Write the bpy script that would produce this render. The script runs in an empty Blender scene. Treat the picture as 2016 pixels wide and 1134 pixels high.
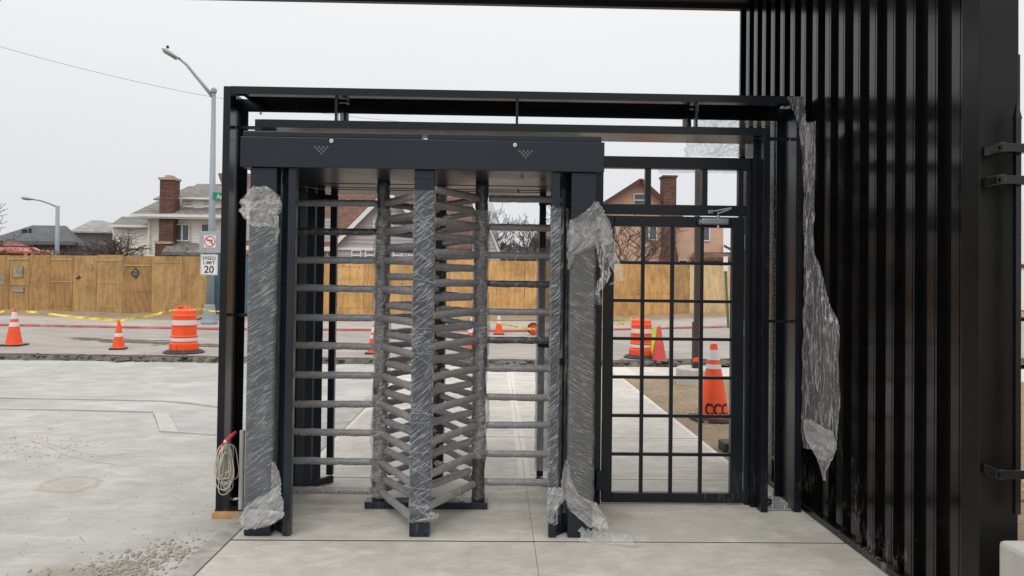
import bpy, math, random
from mathutils import Vector, Matrix, noise
random.seed(7)
D = bpy.data
SC = bpy.context.scene
COL = SC.collection
R = math.radians

# ------------------------------------------------------------------ camera
F = 1450.0                     # focal length in photo pixels (photo 2016 wide)
YAW, PITCH, ROLL = 0.0207, 0.0165, 0.013
SHY = -41.0                    # vertical lens shift, photo pixels
CH = 1.5
cam_d = D.cameras.new('camera'); cam = D.objects.new('camera', cam_d); COL.objects.link(cam)
RM = Matrix.Rotation(-YAW, 3, 'Z') @ Matrix.Rotation(R(90)+PITCH, 3, 'X') @ Matrix.Rotation(ROLL, 3, 'Z')
cam.matrix_world = Matrix.Translation((0, 0, CH)) @ RM.to_4x4()
cam_d.sensor_width = 36; cam_d.lens = F/2016*36
cam_d.shift_y = SHY/2016
cam_d.clip_start = .05; cam_d.clip_end = 3000
SC.camera = cam
SC.render.resolution_x, SC.render.resolution_y = 1024, 576
CL = Vector((0, 0, CH))
def ray(px, py):
    return RM @ Vector(((px-1008)/F, -(py-567-SHY)/F, -1))
def W(px, py, d):              # point of the place at distance d along the pavement
    r = ray(px, py); return CL + r*(d/r.y)
def G(px, py, z=0.0):          # point on a level surface
    r = ray(px, py); return CL + r*((z-CH)/r.z)

# ------------------------------------------------------------------ world
w = D.worlds.new('World'); SC.world = w; w.use_nodes = True
nt = w.node_tree; nt.nodes.clear()
N = nt.nodes.new; L = nt.links.new
out = N('ShaderNodeOutputWorld'); bg = N('ShaderNodeBackground')
sky = N('ShaderNodeTexSky'); sky.sky_type = 'NISHITA'; sky.sun_disc = False
sky.sun_elevation = R(50); sky.sun_rotation = R(200); sky.dust_density = 6; sky.air_density = 1.5
hs = N('ShaderNodeHueSaturation'); hs.inputs['Saturation'].default_value = .12; L(sky.outputs[0], hs.inputs['Color'])
sc_ = N('ShaderNodeVectorMath'); sc_.operation = 'SCALE'; sc_.inputs[3].default_value = .10; L(hs.outputs[0], sc_.inputs[0])
geo = N('ShaderNodeTexCoord'); sep = N('ShaderNodeSeparateXYZ'); L(geo.outputs['Generated'], sep.inputs[0])
ramp = N('ShaderNodeValToRGB'); cr = ramp.color_ramp
L(sep.outputs['Z'], ramp.inputs[0])
stops = [(0, (.735, .745, .765)), (.15, (.775, .785, .81)), (.35, (.87, .875, .885)), (.6, (1.22, 1.22, 1.22)), (1, (1.75, 1.75, 1.75))]
cr.elements[0].position = 0; cr.elements[1].position = 1
for p, c in stops[1:-1]:
    cr.elements.new(p)
for e, (p, c) in zip(cr.elements, stops):
    e.position = p; e.color = (*c, 1)
nz = N('ShaderNodeTexNoise'); nz.inputs['Scale'].default_value = 1.6; nz.inputs['Detail'].default_value = 3
L(geo.outputs['Generated'], nz.inputs['Vector'])
mr = N('ShaderNodeMapRange'); mr.inputs[3].default_value = .96; mr.inputs[4].default_value = 1.04; L(nz.outputs[0], mr.inputs[0])
cl = N('ShaderNodeVectorMath'); cl.operation = 'SCALE'; L(ramp.outputs[0], cl.inputs[0]); L(mr.outputs[0], cl.inputs[3])
mx = N('ShaderNodeMix'); mx.data_type = 'RGBA'; mx.inputs[0].default_value = .93
L(sc_.outputs[0], mx.inputs[6]); L(cl.outputs[0], mx.inputs[7])
L(mx.outputs[2], bg.inputs[0]); bg.inputs[1].default_value = 1.0; L(bg.outputs[0], out.inputs[0])
sun_d = D.lights.new('sun', 'SUN'); sun = D.objects.new('sun', sun_d); COL.objects.link(sun)
sun_d.energy = .6; sun_d.angle = R(30); sun_d.color = (1, .97, .92)
sun.rotation_euler = (R(40), 0, R(-20)); sun.location = (0, 0, 20)
vs = SC.view_settings
vs.view_transform = 'Standard'; vs.look = 'None'; vs.exposure = .10; vs.gamma = 1; vs.use_curve_mapping = False
SC.cycles.transparent_max_bounces = 24

# ------------------------------------------------------------------ helpers
class MB:
    def __init__(s): s.v = []; s.f = []; s.uv = []
    def quad(s, a, b, c, d):
        i = len(s.v); s.v += [Vector(p) for p in (a, b, c, d)]; s.f.append((i, i+1, i+2, i+3)); return s
    def poly(s, pts):
        i = len(s.v); s.v += [Vector(p) for p in pts]; s.f.append(tuple(range(i, i+len(pts)))); return s
    def box(s, x0, x1, y0, y1, z0, z1, M=None):
        i = len(s.v)
        ps = [Vector((x, y, z)) for z in (z0, z1) for y in (y0, y1) for x in (x0, x1)]
        if M: ps = [M @ p for p in ps]
        s.v += ps
        for f in ((0, 2, 3, 1), (4, 5, 7, 6), (0, 1, 5, 4), (2, 6, 7, 3), (0, 4, 6, 2), (1, 3, 7, 5)):
            s.f.append(tuple(i+k for k in f))
        return s
    def obox(s, c, size, rz=0, rx=0, ry=0):
        M = Matrix.Translation(c) @ Matrix.Rotation(rz, 4, 'Z') @ Matrix.Rotation(rx, 4, 'X') @ Matrix.Rotation(ry, 4, 'Y')
        a, b, h = size
        return s.box(-a/2, a/2, -b/2, b/2, -h/2, h/2, M)
    def bar(s, a, b, w, h):           # box section between two points
        a = Vector(a); b = Vector(b); d = b-a; l = d.length
        q = d.to_track_quat('Y', 'Z').to_matrix().to_4x4()
        return s.box(-w/2, w/2, 0, l, -h/2, h/2, Matrix.Translation(a) @ q)
    def tube(s, pts, r, n=8, cap=True, jit=0):
        pts = [Vector(p) for p in pts]
        rs = r if isinstance(r, (list, tuple)) else [r]*len(pts)
        base = len(s.v); up = None
        ln = 0
        for k, p in enumerate(pts):
            a = pts[max(k-1, 0)]; b = pts[min(k+1, len(pts)-1)]
            t = (b-a); t = t.normalized() if t.length > 1e-9 else Vector((0, 0, 1))
            if up is None:
                up = Vector((0, 0, 1)) if abs(t.z) < .9 else Vector((1, 0, 0))
            sx = t.cross(up).normalized(); up = sx.cross(t).normalized()
            if k: ln += (p-pts[k-1]).length
            for j in range(n):
                an = 2*math.pi*j/n
                rr = rs[k]*(1+(jit*noise.noise(Vector((math.cos(an)*1.5, math.sin(an)*1.5, ln*22+p.x*3))) if jit else 0))
                s.v.append(p+(sx*math.cos(an)+up*math.sin(an))*rr)
        for k in range(len(pts)-1):
            for j in range(n):
                a = base+k*n+j; b = base+k*n+(j+1) % n
                s.f.append((a, b, b+n, a+n))
        if cap:
            s.f.append(tuple(base+j for j in reversed(range(n))))
            e = base+(len(pts)-1)*n; s.f.append(tuple(e+j for j in range(n)))
        return s
    def lathe(s, prof, c=(0, 0, 0), n=24, cap=True):
        c = Vector(c); base = len(s.v)
        for r, z in prof:
            for j in range(n):
                an = 2*math.pi*j/n
                s.v.append(c+Vector((r*math.cos(an), r*math.sin(an), z)))
        for k in range(len(prof)-1):
            for j in range(n):
                a = base+k*n+j; b = base+k*n+(j+1) % n
                s.f.append((a, b, b+n, a+n))
        if cap:
            s.f.append(tuple(base+j for j in reversed(range(n))))
            e = base+(len(prof)-1)*n; s.f.append(tuple(e+j for j in range(n)))
        return s
    def grid(s, fn, nu, nv):
        base = len(s.v)
        for j in range(nv+1):
            for i in range(nu+1):
                s.v.append(Vector(fn(i/nu, j/nv)))
        for j in range(nv):
            for i in range(nu):
                a = base+j*(nu+1)+i; s.f.append((a, a+1, a+nu+2, a+nu+1))
        return s
    def build(s, name, mat, parent=None, smooth=False, bevel=0, loc=None):
        me = D.meshes.new(name)
        off = Vector(loc) if loc is not None else (parent.matrix_basis.translation*0 if parent else Vector((0, 0, 0)))
        me.from_pydata([tuple(v-off) for v in s.v], [], s.f); me.update()
        if mat: me.materials.append(mat)
        if smooth: me.polygons.foreach_set('use_smooth', [True]*len(me.polygons))
        o = D.objects.new(name, me); COL.objects.link(o)
        if loc is not None: o.location = off
        if parent: o.parent = parent
        if bevel:
            m = o.modifiers.new('bevel', 'BEVEL'); m.width = bevel; m.segments = 2; m.limit_method = 'ANGLE'; m.angle_limit = R(40)
            m.harden_normals = False
        return o
# Things whose parts are modelled in world coordinates keep an Empty at their base; parts are given the inverse offset.
def thing(name, label, cat, loc=(0, 0, 0), group=None):
    o = D.objects.new(name, None); COL.objects.link(o); o.location = loc
    o.empty_display_size = .2
    o['label'] = label; o['category'] = cat
    if group: o['group'] = group
    return o
def part(name, mb, mat, par, **k):
    o = mb.build(name, mat, None, **k)
    o.parent = par
    p = par; off = Vector((0, 0, 0))
    while p is not None:
        off += Vector(p.location); p = p.parent
    for v in o.data.vertices: v.co = v.co-off if k.get('loc') is None else v.co
    if k.get('loc') is not None: o.location = Vector(k['loc'])-off
    return o
def tag(o, label, cat, group=None):
    o['label'] = label; o['category'] = cat
    if group: o['group'] = group
    return o
def struct(o): o['kind'] = 'structure'; return o
def stuff(o): o['kind'] = 'stuff'; return o
def copy_tree(o, parent=None):
    c = o.copy(); COL.objects.link(c)
    if parent: c.parent = parent
    for ch in list(o.children): copy_tree(ch, c)
    return c
def text_mesh(name, s, size, mat, M, par=None, depth=.001, warp=None, space=1.0):
    cu = D.curves.new(name, 'FONT'); cu.body = s; cu.size = size; cu.extrude = depth; cu.align_x = 'CENTER'; cu.align_y = 'CENTER'
    cu.space_line = .95; cu.space_character = space
    cu.offset = size*(.03 if s == 'CCC' else .014)
    t = D.objects.new(name, cu); COL.objects.link(t)
    dg = bpy.context.evaluated_depsgraph_get(); me = D.meshes.new_from_object(t.evaluated_get(dg))
    D.objects.remove(t)
    for v in me.vertices:
        v.co = M @ v.co if warp is None else Vector(warp(v.co))
    me.materials.clear(); me.materials.append(mat)
    o = D.objects.new(name, me); COL.objects.link(o)
    if par:
        o.parent = par; off = Vector(); p = par
        while p is not None: off += Vector(p.location); p = p.parent
        for v in me.vertices: v.co -= off
    return o

# ------------------------------------------------------------------ materials
def mat_base(name):
    m = D.materials.new(name); m.use_nodes = True; t = m.node_tree
    return m, t, t.nodes['Principled BSDF'], t.nodes['Material Output']
def nd(t, kind, **kw):
    n = t.nodes.new('ShaderNode'+kind)
    for k, v in kw.items():
        if k.startswith('i_'):
            n.inputs[k[2:]].default_value = v
        else: setattr(n, k, v)
    return n
def coords(t, scale=(1, 1, 1), rot=(0, 0, 0), src='Object'):
    c = nd(t, 'TexCoord'); m = nd(t, 'Mapping'); m.inputs['Scale'].default_value = scale; m.inputs['Rotation'].default_value = rot
    t.links.new(c.outputs[src], m.inputs[0]); return m.outputs[0]
def ntex(t, vec, scale, detail=4, rough=.55, dist=0):
    n = nd(t, 'TexNoise'); n.inputs['Scale'].default_value = scale; n.inputs['Detail'].default_value = detail
    n.inputs['Roughness'].default_value = rough; n.inputs['Distortion'].default_value = dist
    t.links.new(vec, n.inputs['Vector']); return n.outputs[0]
def rampn(t, fac, stops):
    r = nd(t, 'ValToRGB'); e = r.color_ramp.elements
    for _ in stops[2:]: e.new(.5)
    for x, (p, c) in zip(e, stops):
        x.position = p; x.color = (*c, 1) if isinstance(c, (tuple, list)) else (c, c, c, 1)
    t.links.new(fac, r.inputs[0]); return r.outputs[0]
def mixc(t, fac, a, b, mode='MIX'):
    m = nd(t, 'Mix', data_type='RGBA', blend_type=mode)
    for s, i in ((fac, 0), (a, 6), (b, 7)):
        if hasattr(s, 'links'): t.links.new(s, m.inputs[i])
        else: m.inputs[i].default_value = (*s, 1) if isinstance(s, (tuple, list)) else s
    return m.outputs[2]
def math_(t, op, a, b=0.0, clamp=False):
    m = nd(t, 'Math', operation=op, use_clamp=clamp)
    for s, i in ((a, 0), (b, 1)):
        if hasattr(s, 'links'): t.links.new(s, m.inputs[i])
        else: m.inputs[i].default_value = s
    return m.outputs[0]
def bump(t, bs, h, strength=.3, dist=.01):
    b = nd(t, 'Bump'); b.inputs['Strength'].default_value = strength; b.inputs['Distance'].default_value = dist
    t.links.new(h, b.inputs['Height']); t.links.new(b.outputs[0], bs.inputs['Normal']); return b
def simple(name, col, rough=.6, metal=0, vary=.12, scale=6, bmp=.0, spec=.5, dirt=None):
    m, t, b, o = mat_base(name)
    v = coords(t); n = ntex(t, v, scale, 5)
    c2 = tuple(x*(1-vary) for x in col); c3 = tuple(min(1, x*(1+vary)) for x in col)
    c = rampn(t, n, [(.3, c2), (.7, c3)])
    if dirt:
        n2 = ntex(t, coords(t, (1, 1, 1)), dirt[2], 6, .65)
        f = rampn(t, n2, [(dirt[3], 0.0), (dirt[3]+.12, dirt[1])])
        c = mixc(t, f, c, dirt[0])
    t.links.new(c, b.inputs['Base Color'])
    b.inputs['Roughness'].default_value = rough; b.inputs['Metallic'].default_value = metal
    b.inputs['Specular IOR Level'].default_value = spec
    if bmp: bump(t, b, ntex(t, v, scale*8, 4), bmp)
    rr = rampn(t, n, [(.3, max(0, rough-.05)), (.7, min(1, rough+.08))]); t.links.new(rr, b.inputs['Roughness'])
    return m

M = {}
M['frame'] = simple('frame_paint', (.008, .010, .014), .22, spec=.32, vary=.2, scale=3, dirt=((.09, .085, .08), .35, 9, .62))
M['turn'] = simple('turnstile_paint', (.013, .0195, .028), .30, spec=.33, vary=.12, scale=2, dirt=((.08, .08, .08), .25, 14, .66))
M['gate'] = simple('gate_paint', (.008, .011, .016), .32, spec=.32, vary=.15, scale=3, dirt=((.09, .085, .08), .3, 12, .66))
M['wall'] = simple('wall_steel_paint', (.005, .005, .0055), .155, vary=.3, scale=5, spec=.5)
M['endpost'] = simple('end_post_paint', (.005, .005, .005), .42, vary=.3, scale=5, spec=.3, dirt=((.2, .19, .17), .5, 14, .72))
M['walldirt'] = simple('wall_steel_scuffed', (.005, .005, .0055), .155, vary=.3, scale=5, dirt=((.25, .24, .22), .8, 16, .72))
M['galv'] = simple('galvanised', (.45, .47, .48), .45, .6, .1, 8)
M['lampgrey'] = simple('pole_grey', (.27, .31, .34), .5, .2, .08, 2)
M['zinc'] = simple('steel_bolt', (.6, .6, .58), .3, .8, .1, 20)
M['closer'] = simple('closer_metal', (.30, .31, .32), .3, .7, .1, 20)
M['white'] = simple('white_paint', (.72, .72, .70), .5, vary=.06, scale=4)
def mud(m, zmax, amt):
    t = m.node_tree; b = t.nodes['Principled BSDF']; src = b.inputs['Base Color'].links[0].from_socket
    g = nd(t, 'NewGeometry'); sp = nd(t, 'SeparateXYZ'); t.links.new(g.outputs['Position'], sp.inputs[0])
    lo = rampn(t, math_(t, 'DIVIDE', sp.outputs[2], zmax), [(0.0, 1.0), (1.0, 0.0)])
    mp = nd(t, 'Mapping'); mp.inputs['Scale'].default_value = (1, 1, .22); t.links.new(g.outputs['Position'], mp.inputs[0])
    n = ntex(t, mp.outputs[0], 38, 6, .75); n2 = ntex(t, g.outputs['Position'], 3.2, 4)
    f = math_(t, 'MULTIPLY', rampn(t, n, [(.50, 0.0), (.62, 1.0)]), lo); f = math_(t, 'MULTIPLY', f, rampn(t, n2, [(.52, 0.0), (.64, 1.0)]))
    f = math_(t, 'MULTIPLY', f, amt)
    t.links.new(mixc(t, f, src, (.33, .31, .28)), b.inputs['Base Color'])
    rs = b.inputs['Roughness'].links[0].from_socket
    mm = nd(t, 'Mix'); t.links.new(f, mm.inputs[0]); t.links.new(rs, mm.inputs[2]); mm.inputs[3].default_value = .8; t.links.new(mm.outputs[0], b.inputs['Roughness'])
mud(M['walldirt'], .5, .55); mud(M['frame'], .3, .22); mud(M['gate'], .3, .2); mud(M['turn'], .25, .25)
M['black'] = simple('black_rubber', (.02, .02, .02), .6, vary=.2, scale=6, dirt=((.15, .14, .12), .5, 10, .6))
M['orange'] = simple('orange_plastic', (.86, .085, .012), .42, vary=.12, scale=5, dirt=((.45, .16, .08), .5, 9, .6))
M['redcone'] = simple('faded_red_plastic', (.62, .07, .06), .5, vary=.12, scale=5, dirt=((.3, .12, .1), .5, 9, .6))
M['band'] = simple('reflective_band', (.66, .66, .66), .35, vary=.1, scale=14, dirt=((.35, .3, .26), .6, 14, .58))
M['tape'] = simple('yellow_tape', (.74, .58, .06), .4, vary=.15, scale=20)
M['lime'] = simple('lime_vest', (.55, .85, .02), .6, vary=.1, scale=20)
M['redcurb'] = simple('red_curb_paint', (.36, .065, .065), .7, vary=.25, scale=3, dirt=((.35, .25, .22), .7, 2.5, .5))
M['pvc'] = simple('grey_pipe', (.42, .41, .37), .4, vary=.1, scale=10)
M['cable'] = simple('beige_cable', (.62, .58, .50), .45, vary=.1, scale=20)
M['redcable'] = simple('red_cable', (.62, .03, .04), .4, vary=.1, scale=20)
M['lumber'] = simple('lumber', (.48, .27, .11), .7, vary=.25, scale=12, bmp=.2)
M['green'] = simple('green_sign', (.0, .26, .13), .4, vary=.05, scale=10)
M['greenpost'] = simple('green_channel_post', (.10, .13, .07), .6, vary=.2, scale=8)
M['signred'] = simple('sign_red', (.62, .04, .05), .4, vary=.05)
M['signblack'] = simple('sign_black', (.02, .02, .02), .4, vary=.05)
M['signgrey'] = simple('sign_backing', (.36, .38, .41), .4, .1, vary=.08)
M['fascia'] = simple('canopy_fascia', (.014, .014, .016), .4)
M['soffit'] = simple('soffit_board', (.05, .045, .042), .5, vary=.2, scale=10)
M['bluepanel'] = simple('teal_blue_paint', (.055, .13, .18), .6, vary=.15, scale=2, dirt=((.15, .22, .26), .4, 5, .6))
M['asphedge'] = simple('broken_asphalt', (.13, .115, .095), .9, vary=.45, scale=8, bmp=.6)
M['rock'] = simple('rubble_stone', (.34, .31, .265), .9, vary=.35, scale=30, bmp=.3)
M['kerbcon'] = simple('concrete_block', (.47, .45, .42), .85, vary=.1, scale=10, bmp=.25)
M['roof_grey'] = None
M['bark'] = simple('bark', (.085, .065, .052), .9, vary=.3, scale=20)
M['amber'] = simple('brown_steel_post', (.05, .036, .03), .5, vary=.15, scale=6)
M['redlens'] = simple('red_lens', (.7, .05, .02), .3)
M['concap'] = simple('cap_stone', (.42, .33, .25), .8, vary=.1)

def concrete(name, c0, c1, broom=(1, 30, 1), border=0, rough=.85, mott=.6, stain=None, contrast=.5, speck=True, bamp=1.0):
    m, t, b, o = mat_base(name)
    v = coords(t)
    n1 = ntex(t, v, mott, 6, .6); n2 = ntex(t, v, mott*6, 6, .65)
    n3 = ntex(t, coords(t, broom), 3.0, 5, .7)
    c = rampn(t, n1, [(.5-contrast*.35, c0), (.5+contrast*.35, c1)])
    f2 = rampn(t, n2, [(.35, .86), (.65, 1.06)]); c = mixc(t, 1.0, c, f2, 'MULTIPLY')
    f3 = rampn(t, n3, [(.32, 1-.16*bamp), (.68, 1+.07*bamp)]); c = mixc(t, 1.0, c, f3, 'MULTIPLY')
    n7 = ntex(t, coords(t, (1, 2.6, 1)), mott*2.6, 6, .7, .8); f7 = rampn(t, n7, [(.52, 0.0), (.66, .45)]); c = mixc(t, f7, c, tuple(min(1, x*1.14) for x in c1))
    n8 = ntex(t, coords(t, (1, 1.6, 1), (0, 0, .3)), mott*3.1, 5, .7); f8 = rampn(t, n8, [(.60, 0.0), (.74, .30)]); c = mixc(t, f8, c, tuple(x*.62*y for x, y in zip(c0, (1, .92, .80))))
    if speck:
        n5 = ntex(t, v, 34, 4, .7); f5 = rampn(t, n5, [(.28, .55), (.36, 1.0)]); c = mixc(t, .7, c, f5, 'MULTIPLY')
    if border:
        g = nd(t, 'TexCoord'); sp = nd(t, 'SeparateXYZ'); t.links.new(g.outputs['Generated'], sp.inputs[0])
        ax = math_(t, 'ABSOLUTE', math_(t, 'SUBTRACT', sp.outputs[0], .5)); ay = math_(t, 'ABSOLUTE', math_(t, 'SUBTRACT', sp.outputs[1], .5))
        mxx = math_(t, 'MAXIMUM', ax, ay)
        fb = rampn(t, mxx, [(.5-border, 0.0), (.5-border+.004, .45)])
        c = mixc(t, fb, c, tuple(min(1, x*1.18) for x in c1))
    if stain:
        for (sx, sy, rr, col, am) in stain:
            mp = nd(t, 'Mapping'); tc = nd(t, 'TexCoord'); t.links.new(tc.outputs['Object'], mp.inputs[0])
            mp.inputs['Location'].default_value = (-sx/rr, -sy/rr, 0); mp.inputs['Scale'].default_value = (1/rr, 1/rr, 0)
            ln = nd(t, 'VectorMath', operation='LENGTH'); t.links.new(mp.outputs[0], ln.inputs[0])
            dist = math_(t, 'ADD', ln.outputs['Value'], math_(t, 'MULTIPLY', math_(t, 'SUBTRACT', n2, .5), 1.3))
            ff = rampn(t, dist, [(.25, am*.8), (.55, am*.25), (.75, am), (1.0, 0.0)]) if am > 0 else rampn(t, dist, [(.6, -am), (1, 0.0)])
            c = mixc(t, ff, c, col)
    t.links.new(c, b.inputs['Base Color']); b.inputs['Roughness'].default_value = rough
    n4 = ntex(t, v, 60, 6, .7)
    h = math_(t, 'ADD', math_(t, 'MULTIPLY', n3, .7), math_(t, 'MULTIPLY', n4, .5))
    bump(t, b, h, .35, .006)
    return m
st = G(140, 955, -.05)
M['slab'] = concrete('sidewalk_concrete', (.47, .44, .39), (.62, .585, .53), (1.2, 26, 1), border=.028, mott=.9, contrast=.6)
M['slabfront'] = concrete('front_slab_concrete', (.48, .455, .40), (.63, .60, .535), (1.6, 34, 1), mott=1.1, contrast=.7, bamp=.9, stain=[(-.95, 5.0, .30, (.30, .26, .20), -.45), (.80, 4.72, .10, (.42, .30, .19), -.35), (-.30, 4.72, .34, (.42, .40, .36), -.4), (1.25, 4.55, .4, (.50, .47, .42), -.3), (-.9, 3.3, .5, (.42, .40, .36), -.35), (1.9, 4.2, .3, (.36, .33, .28), -.4)])
M['drive'] = concrete('driveway_concrete', (.37, .352, .32), (.51, .492, .455), (1.5, 9, 1), mott=.6, contrast=.6, bamp=.55,
                      stain=[(st.x, st.y, .26, (.30, .23, .165), .45), (-2.05, 3.72, .38, (.30, .26, .205), -.75), (-2.45, 3.25, .45, (.29, .25, .20), -.75), (-2.85, 2.8, .5, (.29, .25, .20), -.7)])
M['drive2'] = concrete('driveway_concrete_far', (.32, .312, .29), (.50, .49, .47), (.6, 3.2, 1), mott=.4, contrast=.55, bamp=.6)
M['road'] = concrete('road_surface', (.28, .25, .225), (.40, .365, .33), (.3, 2.5, 1), mott=.25, contrast=.7, rough=.9)
M['farwalk'] = concrete('far_sidewalk', (.34, .305, .27), (.44, .40, .36), (.8, 2, 1), mott=.4)
M['ground'] = concrete('ground_earth', (.22, .17, .12), (.34, .27, .20), (1, 1, 1), mott=.8, rough=1)
M['kerbstrip'] = concrete('rough_brushed_strip', (.33, .31, .28), (.45, .43, .39), (2, 2, 1), mott=3)
def dirt_mat():
    m, t, b, o = mat_base('straw_dirt'); v = coords(t)
    n1 = ntex(t, v, 2, 6, .7); n2 = ntex(t, coords(t, (1, 3, 1)), 22, 6, .75, 1.2)
    c = rampn(t, n2, [(.3, (.15, .105, .065)), (.5, (.37, .275, .18)), (.7, (.54, .43, .30))])
    c = mixc(t, .6, c, rampn(t, n1, [(.35, .7), (.65, 1.1)]), 'MULTIPLY')
    t.links.new(c, b.inputs['Base Color']); b.inputs['Roughness'].default_value = 1
    bump(t, b, n2, .9, .03); return m
M['dirt'] = dirt_mat()

def plywood(name, c0, c1, c2, wk=.5):
    m, t, b, o = mat_base(name)
    oi = nd(t, 'ObjectInfo'); tc = nd(t, 'TexCoord'); ad = nd(t, 'VectorMath', operation='ADD')
    cmb = nd(t, 'CombineXYZ'); r17 = math_(t, 'MULTIPLY', oi.outputs['Random'], 37.0)
    t.links.new(r17, cmb.inputs[0]); t.links.new(r17, cmb.inputs[2])
    t.links.new(tc.outputs['Object'], ad.inputs[0]); t.links.new(cmb.outputs[0], ad.inputs[1])
    mp = nd(t, 'Mapping'); t.links.new(ad.outputs[0], mp.inputs[0]); mp.inputs['Scale'].default_value = (1, 1, .30)
    wv = nd(t, 'TexWave', wave_type='BANDS', bands_direction='X'); wv.inputs['Scale'].default_value = 1.3
    wv.inputs['Distortion'].default_value = 22; wv.inputs['Detail'].default_value = 3; wv.inputs['Detail Scale'].default_value = .9
    t.links.new(mp.outputs[0], wv.inputs['Vector'])
    n1 = ntex(t, mp.outputs[0], 9, 5, .6); n2 = ntex(t, ad.outputs[0], 1.3, 4)
    c = rampn(t, wv.outputs[1], [(.0, c0), (.35, c1), (1, c2)])
    c = mixc(t, .5, c, rampn(t, n1, [(.3, c0), (.7, c2)])); c = mixc(t, .2, c, c1)
    c = mixc(t, .75, c, rampn(t, n2, [(.32, .66), (.5, 1.0), (.7, 1.16)]), 'MULTIPLY')
    n9 = ntex(t, ad.outputs[0], 4.5, 6, .7, 1.0); c = mixc(t, .55, c, rampn(t, n9, [(.36, .70), (.52, 1.04)]), 'MULTIPLY'); c = mixc(t, rampn(t, n9, [(.60, 0.0), (.74, .30)]), c, (.50, .42, .32))
    # knots
    mp2 = nd(t, 'Mapping'); t.links.new(ad.outputs[0], mp2.inputs[0]); mp2.inputs['Scale'].default_value = (1.6, 0, .9)
    vo = nd(t, 'TexVoronoi'); vo.inputs['Scale'].default_value = 2.2; t.links.new(mp2.outputs[0], vo.inputs['Vector'])
    k = rampn(t, vo.outputs['Distance'], [(.05, .35), (.12, 1.0)]); c = mixc(t, wk, c, k, 'MULTIPLY')
    tint = rampn(t, oi.outputs['Random'], [(0, (.86, .82, .78)), (.5, (1.0, .97, .92)), (1, (1.04, 1.08, 1.08))])
    c = mixc(t, 1.0, c, tint, 'MULTIPLY')
    t.links.new(c, b.inputs['Base Color']); b.inputs['Roughness'].default_value = .75
    bump(t, b, n1, .2, .005); return m
M['plyold'] = plywood('weathered_plywood', (.28, .16, .060), (.40, .232, .088), (.48, .295, .125))
M['plywarm'] = plywood('amber_plywood', (.49, .26, .085), (.61, .345, .125), (.70, .43, .18))
M['plypale'] = plywood('pale_new_plywood', (.56, .39, .20), (.68, .50, .27), (.75, .58, .36), .3)
M['knot'] = simple('knot', (.18, .085, .03), .8)
M['batten'] = simple('plywood_batten', (.46, .31, .13), .75, vary=.2, scale=8)
M['patch'] = simple('grey_patch', (.30, .25, .18), .8, vary=.4, scale=9)

def rows(name, col, rowh, rough=.8, vary=.2, brick=None, mortar=None, wob=.35):
    m, t, b, o = mat_base(name)
    tc = nd(t, 'TexCoord'); sp = nd(t, 'SeparateXYZ'); t.links.new(tc.outputs['Object'], sp.inputs[0])
    cb = nd(t, 'CombineXYZ'); ax = math_(t, 'ADD', sp.outputs[0], sp.outputs[1])
    t.links.new(ax, cb.inputs[0]); t.links.new(sp.outputs[2], cb.inputs[1])
    br = nd(t, 'TexBrick'); br.offset = .5
    br.inputs['Scale'].default_value = 1.0
    br.inputs['Brick Width'].default_value = brick or rowh*2.2; br.inputs['Row Height'].default_value = rowh
    br.inputs['Mortar Size'].default_value = rowh*.09; br.inputs['Mortar Smooth'].default_value = .3
    br.inputs['Color1'].default_value = (*[x*(1-vary) for x in col], 1); br.inputs['Color2'].default_value = (*[min(1, x*(1+vary)) for x in col], 1)
    br.inputs['Mortar'].default_value = (*(mortar or [x*.45 for x in col]), 1)
    t.links.new(cb.outputs[0], br.inputs['Vector'])
    n = ntex(t, coords(t), .9, 5); c = mixc(t, wob, br.outputs[0], rampn(t, n, [(.3, .6), (.7, 1.25)]), 'MULTIPLY')
    n6 = ntex(t, coords(t), 14, 5, .7); c = mixc(t, .5, c, rampn(t, n6, [(.3, .75), (.7, 1.2)]), 'MULTIPLY')
    t.links.new(c, b.inputs['Base Color']); b.inputs['Roughness'].default_value = rough
    bump(t, b, br.outputs['Fac'], -.4, .02); return m
M['brick'] = rows('chimney_brick', (.11, .042, .028), .085, brick=.22, mortar=(.17, .12, .10), vary=.4)
M['shin_grey'] = rows('grey_shingle', (.20, .19, .175), .11, vary=.22)
M['shin_dark'] = rows('dark_shingle', (.085, .088, .095), .12, vary=.2)
M['shin_lite'] = rows('pale_shingle', (.30, .29, .285), .12, vary=.2)
M['shin_brown'] = rows('red_brown_shingle', (.165, .078, .054), .12, vary=.3, mortar=(.06, .03, .02))
M['shin_red'] = rows('red_tile', (.24, .09, .07), .15, vary=.2)
M['siding_w'] = simple('white_siding', (.84, .81, .73), .6, vary=.04, scale=3)
M['siding_g'] = simple('lilac_grey_siding', (.40, .365, .38), .6, vary=.05, scale=3)
M['siding_d'] = simple('dark_grey_siding', (.12, .12, .125), .6, vary=.05, scale=3)
M['stucco'] = simple('peach_stucco', (.58, .38, .28), .85, vary=.08, scale=1.5, bmp=.3, dirt=((.42, .28, .21), .5, 2.5, .56))
M['trimbrown'] = simple('brown_trim', (.085, .035, .03), .6)
M['farhouse'] = simple('far_brown_wall', (.13, .09, .08), .8)
M['paneglass'] = simple('window_glass', (.10, .115, .125), .08, vary=.35, scale=1.2)
M['greybar'] = simple('grey_wrapped', (.3, .3, .3), .5)

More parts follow.
